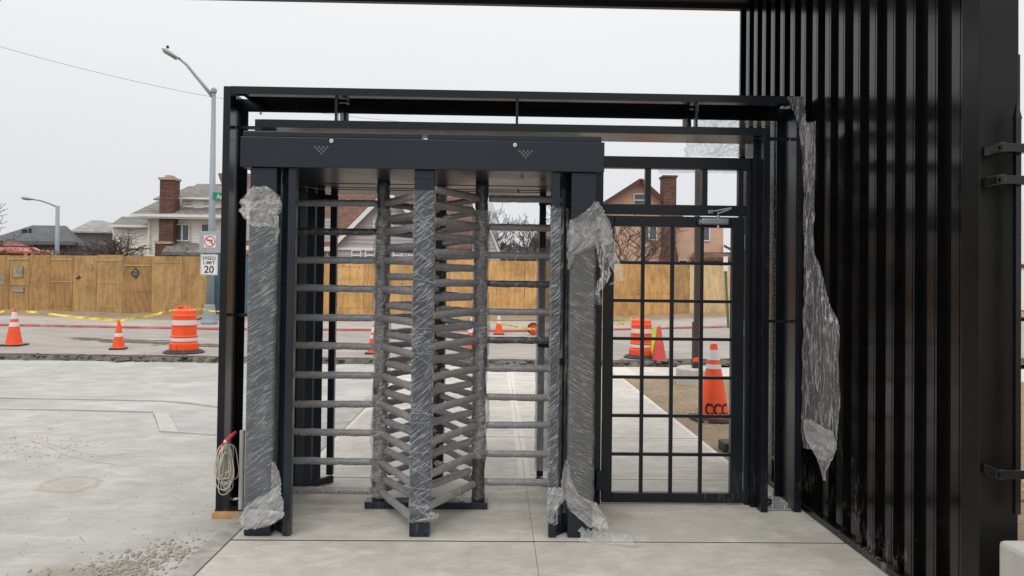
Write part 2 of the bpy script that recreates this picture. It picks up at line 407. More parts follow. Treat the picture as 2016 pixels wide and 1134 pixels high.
def sleeve(name, c0, c1, freq, amount, rough=.34):
    # foam sleeve under stretched film: spiral ribs running round the tube
    m, t, b, o = mat_base(name)
    tc = nd(t, 'TexCoord')
    wv = nd(t, 'TexWave', wave_type='BANDS', bands_direction='DIAGONAL'); wv.inputs['Scale'].default_value = freq
    wv.inputs['Distortion'].default_value = 2.2; wv.inputs['Detail'].default_value = 2; wv.inputs['Detail Scale'].default_value = 1.5
    t.links.new(tc.outputs['Object'], wv.inputs['Vector'])
    n = ntex(t, tc.outputs['Object'], 3.5, 5, .6); n2 = ntex(t, tc.outputs['Object'], 30, 5, .7)
    c = mixc(t, n, c0, c1)
    c = mixc(t, amount, c, rampn(t, wv.outputs[1], [(.1, .45), (.5, 1.15)]), 'MULTIPLY')
    c = mixc(t, rampn(t, n2, [(.55, 0.0), (.68, .6)]), c, (.55, .54, .53))
    t.links.new(c, b.inputs['Base Color']); b.inputs['Roughness'].default_value = rough
    h = math_(t, 'ADD', math_(t, 'MULTIPLY', wv.outputs[1], amount), math_(t, 'MULTIPLY', n2, .8))
    bump(t, b, h, .6, .006); b.inputs['Coat Weight'].default_value = .3; b.inputs['Coat Roughness'].default_value = .15
    return m
M['slv_smooth'] = sleeve('smooth_grey_sleeve', (.20, .202, .215), (.34, .34, .35), 9, .15)
M['slv_rib'] = sleeve('ribbed_brown_grey_sleeve', (.23, .21, .21), (.38, .355, .35), 24, .5)
M['slv_dark'] = sleeve('dark_wrapped_sleeve', (.035, .035, .04), (.12, .115, .115), 9, .5)

def film(name, base, streak, ang, stretch=18, col=(.80, .80, .79), rough=.22, scale=3.0, crumple=0, ty=0):
    """Clear stretch film: mostly see-through, whitened where it is creased or layered."""
    m, t, b, o = mat_base(name)
    v0 = coords(t, (1, 1, 1), (0, ang, 0))
    mp = nd(t, 'Mapping'); mp.inputs['Scale'].default_value = (1.0, ty or 1.0, stretch); t.links.new(v0, mp.inputs[0])
    def ridge(sc, w, dist):
        n = ntex(t, mp.outputs[0], sc, 2, .45, dist*.35)
        a = math_(t, 'ABSOLUTE', math_(t, 'SUBTRACT', n, .5))
        return rampn(t, a, [(0, 1.0), (w, 0.0)])
    r1 = ridge(scale, .045, .4); r2 = ridge(scale*2.3, .035, .3)
    n0 = ntex(t, coords(t, (1, 1, 1), (0, ang*.5, 0)), 5, 5, .6)
    f = math_(t, 'MULTIPLY', math_(t, 'ADD', r1, math_(t, 'MULTIPLY', r2, .7)), streak)
    f = math_(t, 'MULTIPLY', f, rampn(t, n0, [(.30, .25), (.62, 1.0)]))
    if crumple:
        vc = coords(t, (1, 1, .7)); nn = ntex(t, vc, 14, 5, .6, 1.5)
        a = math_(t, 'ABSOLUTE', math_(t, 'SUBTRACT', nn, .5)); rc = rampn(t, a, [(0, 1.0), (.045, 0.0)])
        f = math_(t, 'ADD', f, math_(t, 'MULTIPLY', rc, crumple))
        hh = nn
    else: hh = math_(t, 'ADD', r1, r2)
    lw = nd(t, 'LayerWeight'); lw.inputs['Blend'].default_value = .25
    f = math_(t, 'ADD', f, math_(t, 'MULTIPLY', lw.outputs['Facing'], .25))
    f = math_(t, 'ADD', f, base, True)
    f = math_(t, 'MINIMUM', f, .92)
    tr = nd(t, 'BsdfTransparent'); tr.inputs[0].default_value = (.97, .97, .97, 1); ms = nd(t, 'MixShader')
    t.links.new(f, ms.inputs[0]); t.links.new(tr.outputs[0], ms.inputs[1]); t.links.new(b.outputs[0], ms.inputs[2])
    t.links.new(ms.outputs[0], o.inputs[0])
    b.inputs['Base Color'].default_value = (*col, 1); b.inputs['Roughness'].default_value = rough
    b.inputs['Specular IOR Level'].default_value = .7
    bump(t, b, hh, .45, .006)
    return m
M['film_l'] = film('film_diagonal', .15, .40, R(33), 14, (.52, .55, .56), scale=5)
M['film_m'] = film('film_cross', .08, .45, R(38), 13, (.60, .64, .66), scale=4.5)
M['film_r'] = film('film_slanting', .19, .36, R(-28), 14, (.46, .455, .44), scale=5)
M['film_v'] = film('film_upright', .10, .45, R(80), 10, (.55, .56, .56))
M['film_c'] = film('film_crumpled', .20, .22, R(62), 9, (.78, .78, .77), rough=.2, crumple=.10, scale=6)
M['film_s'] = film('film_loose', .24, .12, R(50), 8, (.80, .80, .79), rough=.2, crumple=.03, scale=3)
M['film_w'] = film('film_whitened', .38, .35, R(75), 14, (.62, .64, .65), rough=.25, scale=4)
M['film_k'] = film('film_columns', .14, .34, R(14), 9, (.66, .66, .66), rough=.2, crumple=.20, scale=5)
M['film_h'] = film('film_hanging', .08, .55, R(84), 14, (.72, .72, .71), rough=.18, crumple=.08, scale=2.6, ty=12)
M['film_thin'] = film('film_sheer', .16, .22, R(20), 5, (.68, .68, .62), crumple=.30, scale=3)

# ------------------------------------------------------------------ the setting
def rock_mesh(mb, c, r, fl=.6):
    seeds = random.random()*100; base = len(mb.v)
    t = (1+5**.5)/2
    vs_ = [(-1, t, 0), (1, t, 0), (-1, -t, 0), (1, -t, 0), (0, -1, t), (0, 1, t), (0, -1, -t), (0, 1, -t), (t, 0, -1), (t, 0, 1), (-t, 0, -1), (-t, 0, 1)]
    fs = [(0, 11, 5), (0, 5, 1), (0, 1, 7), (0, 7, 10), (0, 10, 11), (1, 5, 9), (5, 11, 4), (11, 10, 2), (10, 7, 6), (7, 1, 8), (3, 9, 4), (3, 4, 2), (3, 2, 6), (3, 6, 8), (3, 8, 9), (4, 9, 5), (2, 4, 11), (6, 2, 10), (8, 6, 7), (9, 8, 1)]
    sx, sy = random.uniform(.7, 1.4), random.uniform(.7, 1.4)
    for v in vs_:
        p = Vector(v).normalized()*random.uniform(.65, 1.1)
        mb.v.append(Vector((c[0]+p.x*r*sx, c[1]+p.y*r*sy, c[2]+p.z*r*fl)))
    mb.f += [tuple(base+i for i in f) for f in fs]
def sheet(name, pts, z, mat, thick=0):
    mb = MB(); pts = [Vector((p[0], p[1], z)) for p in pts]
    # make counter-clockwise
    ar = sum(pts[i].x*pts[(i+1) % len(pts)].y-pts[(i+1) % len(pts)].x*pts[i].y for i in range(len(pts)))
    if ar < 0: pts.reverse()
    mb.poly(pts)
    if thick:
        n = len(pts)
        for i in range(n):
            a, b = pts[i], pts[(i+1) % n]; dz = Vector((0, 0, -thick))
            mb.quad(a, a+dz, b+dz, b)
    return struct(mb.build(name, mat))
sheet('ground', [(-400, -60), (400, -60), (400, 900), (-400, 900)], -.16, M['ground'])

# pavement of broom-finished slabs
M['joint'] = simple('joint_dirt', (.07, .06, .05), .95)
walk = struct(MB().box(-1.50, 1.966, -2, 12.85, -.15, -.005).box(1.9665, 2.04, -2, 4.98, -.15, -.0055).build('sidewalk', M['joint']))
ys = [-1.75, -.25, 1.25, 2.75, 4.25, 5.58, 7.04, 8.5, 9.96, 11.42, 12.85]
xs = [-1.49, .235, 1.97]
for j in range(len(ys)-1):
    for i in range(2):
        g = .0007; gy = .012 if ys[j] < 5 else .009; gy2 = .012 if ys[j+1] < 5 else .009
        x1 = xs[i+1]-g if not (i == 1 and ys[j] < 5) else 2.045
        o = MB().box(xs[i]+g, x1, ys[j]+gy, ys[j+1]-gy2, -.0135, random.uniform(-.0015, .0015)).build('paving_slab', M['slabfront'] if ys[j] < 5 else M['slab'], walk, bevel=.004)
edge = MB().box(-1.63, -1.502, -2, 12.8, -.15, -.012).build('pavement_edge_strip', M['kerbstrip'], bevel=.01); struct(edge)

# driveway on the left (a lower, dusty concrete pour) and its far half
nearL = [G(px, py, -.045) for px, py in ((-400, 800), (0, 806), (300, 813), (315, 850), (432, 857), (480, 858))]
nearL = [(p.x, p.y) for p in nearL]
sheet('driveway', [(-1.635, -2), (-1.635, nearL[-1][1])] + nearL[::-1][1:] + [(-20, nearL[0][1]), (-20, -2)], -.045, M['drive'], .1)
rd0 = [G(px, py, -.02) for px, py in ((-500, 694), (0, 702), (430, 708), (800, 712), (1200, 716), (1450, 712), (1700, 708))]
fy = [(p.x, p.y) for p in rd0]
sheet('driveway_far', [(a, b-.003) for a, b in [(-1.635, nearL[-1][1]+.01)] + [(x, y+.01) for x, y in nearL[::-1][1:]] + [(-20, nearL[0][1])]] + [(-20, fy[0][1]), fy[0], fy[1], fy[2], (-1.635, fy[2][1])], -.062, M['drive2'], .08)
strip = [G(px, py, -.05) for px, py in ((303, 812), (331, 814), (352, 851), (315, 850))]
struct(MB().poly([Vector((p.x, p.y, -.048)) for p in strip]).build('driveway_form_strip', M['kerbcon']))
# hairline screed ridges across the pour
def ridge_line(pts, wd, z, mat, name):
    mb = MB(); P = [G(a, b, z) for a, b in pts]
    for a, b in zip(P, P[1:]):
        mb.bar((a.x, a.y, z+.004), (b.x, b.y, z+.004), wd, .018)
    return struct(mb.build(name, mat))
ridge_line([(-60, 781), (0, 784), (120, 786), (230, 788), (320, 790), (380, 795), (430, 802)], .05, -.06, M['drive'], 'driveway_ridge')
ridge_line([(0, 806), (150, 808), (300, 812)], .03, -.045, M['kerbcon'], 'driveway_joint_edge')
ridge_line([(315, 850), (370, 853), (424, 857)], .03, -.045, M['kerbcon'], 'driveway_joint_edge')

for pts in ([(60, 868), (95, 880), (130, 897), (190, 910), (250, 918), (330, 922), (424, 922)], [(95, 873), (150, 889), (230, 903), (330, 911), (424, 912)], [(0, 866), (90, 852), (180, 838), (260, 822)]):
    mb = MB(); P = [G(a, b, -.0445) for a, b in pts]
    for a, b in zip(P, P[1:]):
        d = (b-a).normalized(); n_ = Vector((-d.y, d.x, 0))*.008; mb.quad(a-n_, b-n_, b+n_, a+n_)
    struct(mb.build('wheel_track', M['kerbstrip']))
# paved strip beyond the straw dirt, and the dirt bed
sheet('dirt_bed', [(1.985, 5.2), (9, 5.2), (9, 11.5), (2.45, 11.5), (1.985, 11.4)], -.02, M['dirt'], .1)
sheet('cross_walk', [(1.98, 11.5), (14, 11.5), (14, 13.4), (1.98, 12.9)], -.012, M['slab'], .1)

# road and its broken near edge
cpts = [(-120, 26), (-40, 22.5), (-13.8, 20.6), (-7.5, 20.0), (.3, 20.5), (3.4, 21.6), (7.4, 23.6), (20, 31), (120, 90)]
nearE = []
for i in range(161):
    px = -900+i*20
    q = [p for p in zip(fy, fy[1:]) if True]
    X = -22+i*.28
    # interpolate near edge depth at X
    for (x0, y0), (x1, y1) in zip(fy, fy[1:]):
        if x0 <= X <= x1: Y = y0+(y1-y0)*(X-x0)/(x1-x0); break
    else: Y = fy[0][1] if X < fy[0][0] else fy[-1][1]
    nearE.append((X, Y+.10*noise.noise(Vector((X*1.7, 0, 3)))+.05*noise.noise(Vector((X*6, 1, 3)))))
sheet('road', [(-60, nearE[0][1])] + nearE + [(60, nearE[-1][1])] + [(x, y) for x, y in cpts[::-1] if abs(x) < 100] + [(-60, 24)], .03, M['road'])
mb = MB()
for (x0, y0), (x1, y1) in zip(nearE, nearE[1:]):
    a = .10*noise.noise(Vector((x0*3, 5, 0))); b = .10*noise.noise(Vector((x1*3, 5, 0)))
    mb.quad((x0, y0+.0, .031), (x0, y0-.14+a, -.08), (x1, y1-.14+b, -.08), (x1, y1, .031))
    mb.quad((x0, y0+.12+a, .034), (x0, y0-.01, .033), (x1, y1-.01, .033), (x1, y1+.12+b, .034))
struct(mb.build('road_broken_edge', M['asphedge']))
mb = MB()
for (x0, y0) in nearE[20:120]:
    for _ in range(9):
        rr = random.choice([.02, .03, .045, .07])*random.uniform(.6, 1.2)
        rock_mesh(mb, (x0+random.uniform(-.14, .14), y0-.06+random.gauss(0, .07), random.uniform(-.05, .035)), rr, .45)
stuff(mb.build('asphalt_crumbs', M['asphedge'])); D.objects['asphalt_crumbs']['label'] = 'broken dark asphalt lumps along the near edge of the road'
# patch of rough old asphalt in the road
mb = MB(); rr_ = random.Random(4)
for k in range(210):
    u = rr_.random(); px = 150+u*285; py = 667+u*14+rr_.gauss(0, 2.2)*(1-abs(u-.5))
    c = G(px, py, .034); w1, w2 = rr_.uniform(.05, .35), rr_.uniform(.015, .06)
    mb.poly([(c.x+math.cos(a)*w1*rr_.uniform(.6, 1), c.y+math.sin(a)*w2*2*rr_.uniform(.6, 1), .034+.00002*k) for a in [i*.9 for i in range(7)]])
o = mb.build('worn_asphalt', M['asphedge']); stuff(o); o['label'] = 'scattered worn patches of dark asphalt on the road'

def offset_line(pts, dy): return [(x, y+dy) for x, y in pts]
mb = MB()
for (x0, y0), (x1, y1) in zip(cpts, cpts[1:]):
    n = max(1, int(abs(x1-x0)/4))
    for k in range(n):
        a = Vector((x0+(x1-x0)*k/n, y0+(y1-y0)*k/n, 0)); b = Vector((x0+(x1-x0)*(k+1)/n, y0+(y1-y0)*(k+1)/n, 0))
        mb.quad(a+Vector((0, 0, .02)), b+Vector((0, 0, .02)), b+Vector((0, .012, .07)), a+Vector((0, .012, .07)))
        mb.quad(a+Vector((0, .012, .07)), b+Vector((0, .012, .07)), b+Vector((0, .10, .086)), a+Vector((0, .10, .086)))
struct(mb.build('red_kerb', M['redcurb']))
sheet('far_pavement', [(x, y+.2) for x, y in cpts] + [(120, 98), (-120, 40)], .083, M['farwalk'])
sheet('far_ground', [(-300, 31), (-16, 25), (-9.5, 23.4), (-6, 24.6), (4, 25.6), (9, 30), (300, 120), (300, 600), (-300, 600)], .10, M['ground'])

# dust and straw clumps, gravel
mb = MB()
for i in range(3600):
    u = random.random(); off = random.gauss(0, .10+.05*u)
    X = -1.72-u*1.15; Y = 4.18-u*1.55
    X += off; Y += random.gauss(0, .16)
    rr = random.choice([.003, .004, .005, .007, .009, .012])*random.uniform(.6, 1.3)
    if X > -1.66: continue
    rock_mesh(mb, (X, Y, -.045+rr*.3), rr)
for i in range(40):
    u = random.random(); X = -1.85-u*.9; Y = 3.95-u*1.3+random.gauss(0, .08)
    rock_mesh(mb, (X+random.gauss(0, .08), Y, -.04), random.uniform(.010, .022))
stuff(mb.build('gravel', M['rock']))
o = D.objects['gravel']; o['label'] = 'loose rubble and gravel spilled beside the pavement edge'
mb = MB()
for i in range(420):
    px, py = random.uniform(-200, 430), random.uniform(815, 1134); p = G(px, py, -.045)
    rock_mesh(mb, (p.x, p.y, -.043), random.choice([.002, .003, .005])*random.uniform(.7, 1.4), .4)
for i in range(150):
    p = G(random.gauss(60, 90), random.gauss(880, 14), -.045); rock_mesh(mb, (p.x, p.y, -.043), random.uniform(.003, .011), .35)
for i in range(160):
    p = G(random.uniform(480, 1180), random.uniform(830, 1010), 0); rock_mesh(mb, (p.x, p.y, .001), random.uniform(.002, .005), .4)
stuff(mb.build('crumbs', M['rock'])); D.objects['crumbs']['label'] = 'small dark crumbs of stone scattered over the pale concrete'
# straw on the dirt bed
mb = MB()
for i in range(2600):
    X = random.uniform(2.0, 6.5); Y = random.uniform(5.3, 11.4); a = random.uniform(0, math.pi); l = random.uniform(.03, .09)
    dx, dy = math.cos(a)*l, math.sin(a)*l; z = random.uniform(-.018, .0)
    mb.quad((X, Y, z), (X+dx, Y+dy, z+.01), (X+dx-.004, Y+dy+.005, z+.012), (X-.004, Y+.005, z+.002))
stuff(mb.build('straw', simple('straw', (.42, .32, .19), .9, vary=.3, scale=1))); D.objects['straw']['label'] = 'dry straw strewn over the brown dirt bed'

exec_marker = 0
# ------------------------------------------------------------------ black corrugated wall and canopy
WX = 2.064
wall = thing('corrugated_wall', 'tall black corrugated steel wall with scuffed ribs at the right', 'wall', (WX, 4.6, 0))
prof = []   # x offset (towards the passage is negative), y
pitch = .186; y = 3.24; Y1 = 6.16
def panel(y0):
    # lip, fine groove, broad outer flat, square return, recessed flat
    return [(.052, y0), (0.0, y0), (0.0, y0+.013), (.010, y0+.014), (.010, y0+.019), (0.0, y0+.020), (0.0, y0+.078), (.052, y0+.082), (.052, y0+pitch-.001)]
k = 0; y = 3.225
while y < Y1-.05:
    pr = panel(y); mb = MB()
    for (xa, ya), (xb, yb) in zip(pr, pr[1:]):
        mb.quad((WX+xa, ya, .0), (WX+xa, ya, 3.9), (WX+xb, yb, 3.9), (WX+xb, yb, .0))
    o = part('wall_panel', mb, M['walldirt'] if y < 5.2 else M['wall'], wall)
    y += pitch; k += 1
yend = y
part('wall_core', MB().box(WX+.055, WX+.15, 3.22, yend, 0, 3.97), M['wall'], wall)
part('wall_panel', MB().box(WX-.012, WX+.2, yend, yend+.03, 0, 3.97), M['wall'], wall)
part('end_post', MB().box(WX-.006, WX+.165, 3.10, 3.222, 0, 4.0), M['endpost'], wall, bevel=.004)
part('base_angle', MB().box(WX-.03, WX-.002, 3.0, 6.18, .004, .045), M['walldirt'], wall, bevel=.003)
part('drip_bead', MB().box(WX+.166, WX+.185, 3.12, 3.20, .62, 2.5), M['wall'], wall)

can = thing('canopy', 'dark canopy roof with a boarded underside over the gateway', 'canopy', (0, 5, 3.86))
cz = 3.862
part('fascia', MB().box(-3.4, 2.3, 6.17, 6.22, cz-.045, cz+.25), M['fascia'], can)
part('roof_deck', MB().box(-3.4, 2.3, 4.1, 6.2, cz+.04, cz+.2), M['fascia'], can)
x = -3.4
while x < 2.28:
    part('soffit_board', MB().box(x, x+.116, 4.1, 6.165, cz+.002, cz+.03), M['soffit'], can, bevel=.003); x += .12

# ------------------------------------------------------------------ outer portal (open steel channel)
FX0, FX1, FY0, FY1, FZ = -1.788, 2.010, 4.80, 5.15, 2.732
por = thing('outer_portal_frame', 'large outer portal of black steel channel around the turnstile and gate', 'frame', (FX0, FY0, 0))
t_ = .046
def channel_side(x_out, sgn, z0, z1):
    """upright of the channel; sgn +1 = opens to the right"""
    a = x_out; s = sgn
    def bx(xa, xb, ya, yb): return (min(xa, xb), max(xa, xb), ya, yb, z0, z1)
    yield 'front_flange', bx(a, a+s*t_, FY0, FY0+.008)
    yield 'return_lip', bx(a+s*(t_-.006), a+s*t_, FY0+.0085, FY0+.10)
    yield 'web', bx(a, a+s*.006, FY0+.0085, FY1-.0085)
    yield 'rear_flange', bx(a, a+s*t_, FY1-.008, FY1)
for nm, b in channel_side(FX0, 1, -.03, FZ-.002): part(nm, MB().box(*b), M['frame'], por)
for nm, b in channel_side(FX1, -1, .003, FZ-.002): part(nm, MB().box(*b), M['frame'], por)
hx0, hx1 = FX0+.047, FX1-.047
part('head_flange', MB().box(hx0, hx1, FY0+.0005, FY0+.0085, FZ-.05, FZ), M['frame'], por)
part('head_lip', MB().box(hx0, hx1, FY0+.009, FY0+.065, FZ-.05, FZ-.045), M['frame'], por)
part('head_web', MB().box(hx0, hx1, FY0+.009, FY1-.009, FZ-.006, FZ-.001), M['frame'], por)
part('head_rear_flange', MB().box(hx0, hx1, FY1-.008, FY1, FZ-.09, FZ), M['frame'], por)
for a in (FX0+.052, FX1-.24):
    part('base_plate', MB().box(a, a+.19, FY0+.03, FY1-.02, .0045 if a > 0 else -.024, .012 if a > 0 else -.016), M['galv'] if a > 0 else M['frame'], por)
for x in (1.80, 1.93, 1.86):
    for yy in (4.87, 5.08):
        part('anchor_bolt', MB().lathe([(.011, .012), (.011, .022), (.006, .023), (.006, .06)], (x, yy+(.03 if x == 1.86 else 0), 0), 8), M['zinc'], por)
part('conduit_ring', MB().lathe([(.055, .012), (.06, .03), (.052, .03), (.047, .012)], (1.83, 4.97, 0), 20, False), M['black'], por)
# ties between the two frames
ZI = 2.517
for px in (662, 1018, 1371):
    p = W(px, 215, FY0+.02)
    part('tie_post', MB().box(p.x-.008, p.x+.008, FY0+.012, FY0+.06, ZI+.001, FZ-.052), M['frame'], por)
for px in (676, 1355):
    p = W(px, 230, 5.05); mb = MB()
    mb.box(p.x-.03, p.x+.03, 5.08, 5.09, ZI, FZ-.1)
    part('splice_plate', mb, M['galv'], por)
    mb = MB(); mb.tube([(p.x-.012, 5.07, ZI+.0), (p.x+.01, 5.05, ZI+.05), (p.x+.008, 5.06, ZI+.11), (p.x-.004, 5.07, ZI+.14)], .009, 6)
    part('cable_loop', mb, M['black'], por, smooth=True)
    for dz in (.03, .16, .19):
        q = Vector((p.x+.02, 4.98, ZI+dz)); mb = MB(); mb.tube([q+Vector((-.03, 0, 0)), q+Vector((.03, 0, 0))], .006, 8); mb.tube([q+Vector((.02, 0, 0)), q+Vector((.032, 0, 0))], .012, 6)
        part('bolt', mb, M['zinc'] if dz > .1 else M['frame'], por)
for (xa, xb, z) in ((FX0+.04, -1.60, 2.49), (FX0+.04, -1.60, 1.24), (1.775, FX1-.04, 2.475), (1.775, FX1-.04, 1.24)):
    part('tie_bar', MB().box(xa, xb, 4.93, 4.96, z-.01, z+.01), M['frame'], por)
for z in (2.43, 2.62):
    mb = MB(); mb.lathe([(.009, 0), (.009, .012)], (FX0+.14, 5.12, z), 8); part('bolt', mb, M['zinc'], por)

# ------------------------------------------------------------------ inner frame
IX0, IX1 = -1.580, 1.788
inn = thing('inner_portal_frame', 'inner black steel surround set just inside the outer portal', 'frame', (IX0, 4.8, 0))
part('head', MB().box(IX0+.046, IX1-.046, 4.802, 5.12, ZI-.046, ZI-.003), M['frame'], inn, bevel=.002)
part('head_front_strip', MB().box(IX0+.046, IX1-.046, 4.79, 4.8015, ZI-.052, ZI), M['frame'], inn)
for a, b in ((IX0, IX0+.045), (IX1-.045, IX1)):
    part('jamb', MB().box(a, b, 4.79, 5.12, .003, ZI), M['frame'], inn, bevel=.003)
part('inner_rib', MB().box(IX1-.075, IX1-.046, 4.90, 4.93, .003, ZI-.053), M['frame'], inn)

# ------------------------------------------------------------------ gate
GD = 4.95
gx = lambda px: W(px, 700, GD).x
gz = lambda py, px=1330: W(px, py, GD).z
gf = thing('gate_frame', 'black steel gate frame with a divided transom above the grid gate', 'gate frame', (gx(1330), GD, 0))
zt = gz(309)
part('top_rail', MB().box(gx(1180), gx(1498), GD, GD+.06, gz(332), zt), M['gate'], gf, bevel=.003)
part('transom_rail', MB().box(gx(1180), gx(1466), GD+.002, GD+.06, gz(423), gz(403)), M['gate'], gf, bevel=.003)
for a, b in ((1268, 1279), (1380, 1391), (1452, 1462)):
    part('transom_mullion', MB().box(gx(a), gx(b), GD+.006, GD+.05, gz(403)+.001, gz(332)-.001), M['gate'], gf, bevel=.002)
part('hinge_post', MB().box(gx(1467), gx(1490), GD-.005, GD+.07, .004, gz(332)-.001), M['gate'], gf, bevel=.003)
part('lock_post', MB().box(gx(1166), gx(1184.5), GD-.002, GD+.06, .004, gz(332)-.001), M['gate'], gf, bevel=.003)
for py in (337, 488, 640, 798, 953):
    z = gz(py, 1490)
    pl = part('bracket', MB().box(gx(1479), gx(1494), GD-.035, GD-.006, z-.03, z+.03), M['gate'], gf, bevel=.002)
    for s in (-.016, .016):
        mb = MB(); mb.tube([(gx(1483), GD-.046, z+s), (gx(1483), GD-.034, z+s)], .0065, 8)
        part('bolt', mb, M['zinc'], pl)
gate = thing('grid_gate', 'black steel gate of square openings, four wide and seven high, shut', 'gate', (gx(1463), GD, 0))
part('stile', MB().box(gx(1187), gx(1207), GD+.0, GD+.045, .012, gz(426)), M['gate'], gate, bevel=.003)
part('stile', MB().box(gx(1440), gx(1464), GD+.0, GD+.045, .012, gz(426)), M['gate'], gate, bevel=.003)
part('rail', MB().box(gx(1207)+.001, gx(1440)-.001, GD+.001, GD+.044, gz(447), gz(426)), M['gate'], gate, bevel=.003)
part('rail', MB().box(gx(1207)+.001, gx(1440)-.001, GD+.001, GD+.044, .012, gz(971)), M['gate'], gate, bevel=.003)
for px in (1265, 1323, 1381.5):
    part('upright_bar', MB().box(gx(px)-.012, gx(px)+.012, GD+.010, GD+.036, gz(971)+.001, gz(447)-.001), M['gate'], gate, bevel=.002)
for py in (518, 593, 668, 744, 820, 896):
    z = gz(py); xs_ = [1207.4, 1261.5, 1268.5, 1319.5, 1326.5, 1378, 1385, 1439.6]
    for a, b in zip(xs_[::2], xs_[1::2]):
        part('cross_bar', MB().box(gx(a), gx(b), GD+.012, GD+.034, z-.0105, z+.0105), M['gate'], gate, bevel=.002)
part('hinge_leaf', MB().box(gx(1464)+.0005, gx(1466), GD+.01, GD+.03, gz(490), gz(460)), M['zinc'], gate)
part('hinge_leaf', MB().box(gx(1464)+.0005, gx(1466), GD+.01, GD+.03, gz(662), gz(630)), M['zinc'], gate)
part('hinge_leaf', MB().box(gx(1464)+.0005, gx(1466), GD+.01, GD+.03, gz(965), gz(930)), M['zinc'], gate)
lk = part('lock_case', MB().box(gx(1175), gx(1191), GD-.05, GD-.002, gz(963), gz(926)), M['gate'], gate, bevel=.003)
mb = MB(); mb.tube([(gx(1179), GD-.03, gz(966)), (gx(1179), GD-.03, .03)], .008, 8); part('drop_bolt', mb, M['frame'], gate)
cl_ = part('closer_body', MB().obox((gx(1402), GD-.03, gz(437, 1402)), (.185, .05, .042)), M['closer'], gate, bevel=.008)
mb = MB(); mb.tube([(gx(1377), GD-.03, gz(437)), (gx(1370), GD-.03, gz(437))], .021, 14); part('closer_cap', mb, M['closer'], cl_, smooth=False)
mb = MB(); mb.tube([(gx(1409), GD-.03, gz(430)), (gx(1409), GD-.03, gz(417))], .010, 10); mb.tube([(gx(1409), GD-.03, gz(443)), (gx(1409), GD-.03, gz(448))], .012, 10); part('closer_spindle', mb, M['zinc'], cl_)
mb = MB(); mb.bar((gx(1407), GD-.045, gz(421)), (gx(1429), GD-.10, gz(412)), .026, .012); part('closer_arm', mb, M['closer'], gate, bevel=.003)
mb = MB(); mb.bar((gx(1429), GD-.10, gz(411)), (gx(1392), GD-.012, gz(417)), .020, .010); part('closer_link', mb, M['closer'], gate, bevel=.003)
mb = MB(); mb.box(gx(1390), gx(1400), GD-.02, GD-.0, gz(420), gz(413)); part('closer_shoe', mb, M['closer'], gate)

# ------------------------------------------------------------------ the double turnstile
DF, DR, DB = 4.30, 4.87, 5.46
CXT = -.430; XL, XR = -.752, -.104
HZ0, HZ1 = 2.132, 2.308
ts = thing('full_height_turnstile', 'double full-height turnstile in dark blue-grey steel, its arms wrapped in sleeves', 'turnstile', (CXT, DR, 0))
hx0, hx1 = -1.492, .621
part('header', MB().box(hx0, hx1, DF-.02, 5.64, HZ0, HZ1), M['turn'], ts, bevel=.004)
for a, b in ((-1.485, -.452), (-.415, .606)):
    part('header_lid', MB().box(a, b, DF, 5.60, HZ1+.001, HZ1+.038), M['turn'], ts, bevel=.006)
for yy in (4.98, 5.2, 5.32):
    part('underside_seam', MB().box(-1.17, .33, yy, yy+.006, HZ0-.0035, HZ0-.0005), M['signblack'], ts)
for px, py in ((653, 278), (1014, 286)):
    p = W(px, py, DF-.02)
    mb = MB(); mb.tube([(p.x, DF-.021, p.z), (p.x, DF-.028, p.z)], .012, 16); l_ = part('key_lock', mb, M['zinc'], ts, bevel=.002)
    part('keyhole', MB().box(p.x-.0015, p.x+.0015, DF-.0295, DF-.0281, p.z-.005, p.z+.005), M['signblack'], l_)
dotm = simple('indicator_lens', (.11, .115, .12), .2)
for px, py in ((633, 291), (1035, 299)):
    p = W(px, py, DF-.02); mb = MB()
    for r_ in range(4):
        for i in range(4-r_):
            x_ = p.x+(i-(3-r_)/2)*.0235; z_ = p.z+.004-r_*.0125
            mb.obox((x_, DF-.0215, z_), (.0105, .003, .0105), 0, 0, R(45))
    part('arrow_indicator', mb, dotm, ts)
for (xa, xb, dpt) in ((-1.438, -1.285, .09), (-.487, -.371, .09), (.432, .5765, .09)):
    part('front_post', MB().box(xa, xb, DF, DF+dpt, .003, HZ0-.001), M['turn'], ts, bevel=.004)
part('rear_post', MB().box(-.457, -.377, DB, DB+.08, .003, HZ0-.001), M['turn'], ts, bevel=.004)
part('post_collar', MB().box(-.497, -.375, DF-.004, DF+.093, HZ0-.052, HZ0-.0485), M['turn'], ts)
part('base_beam', MB().box(XL-.085, XR+.065, DR-.055, DR+.055, .003, .045), M['turn'], ts, bevel=.003)
mb = MB(); mb.lathe([(.014, .046), (.014, .056), (.007, .057), (.007, .10)], (-.21, DR-.02, 0), 8); part('anchor_bolt', mb, M['zinc'], ts)
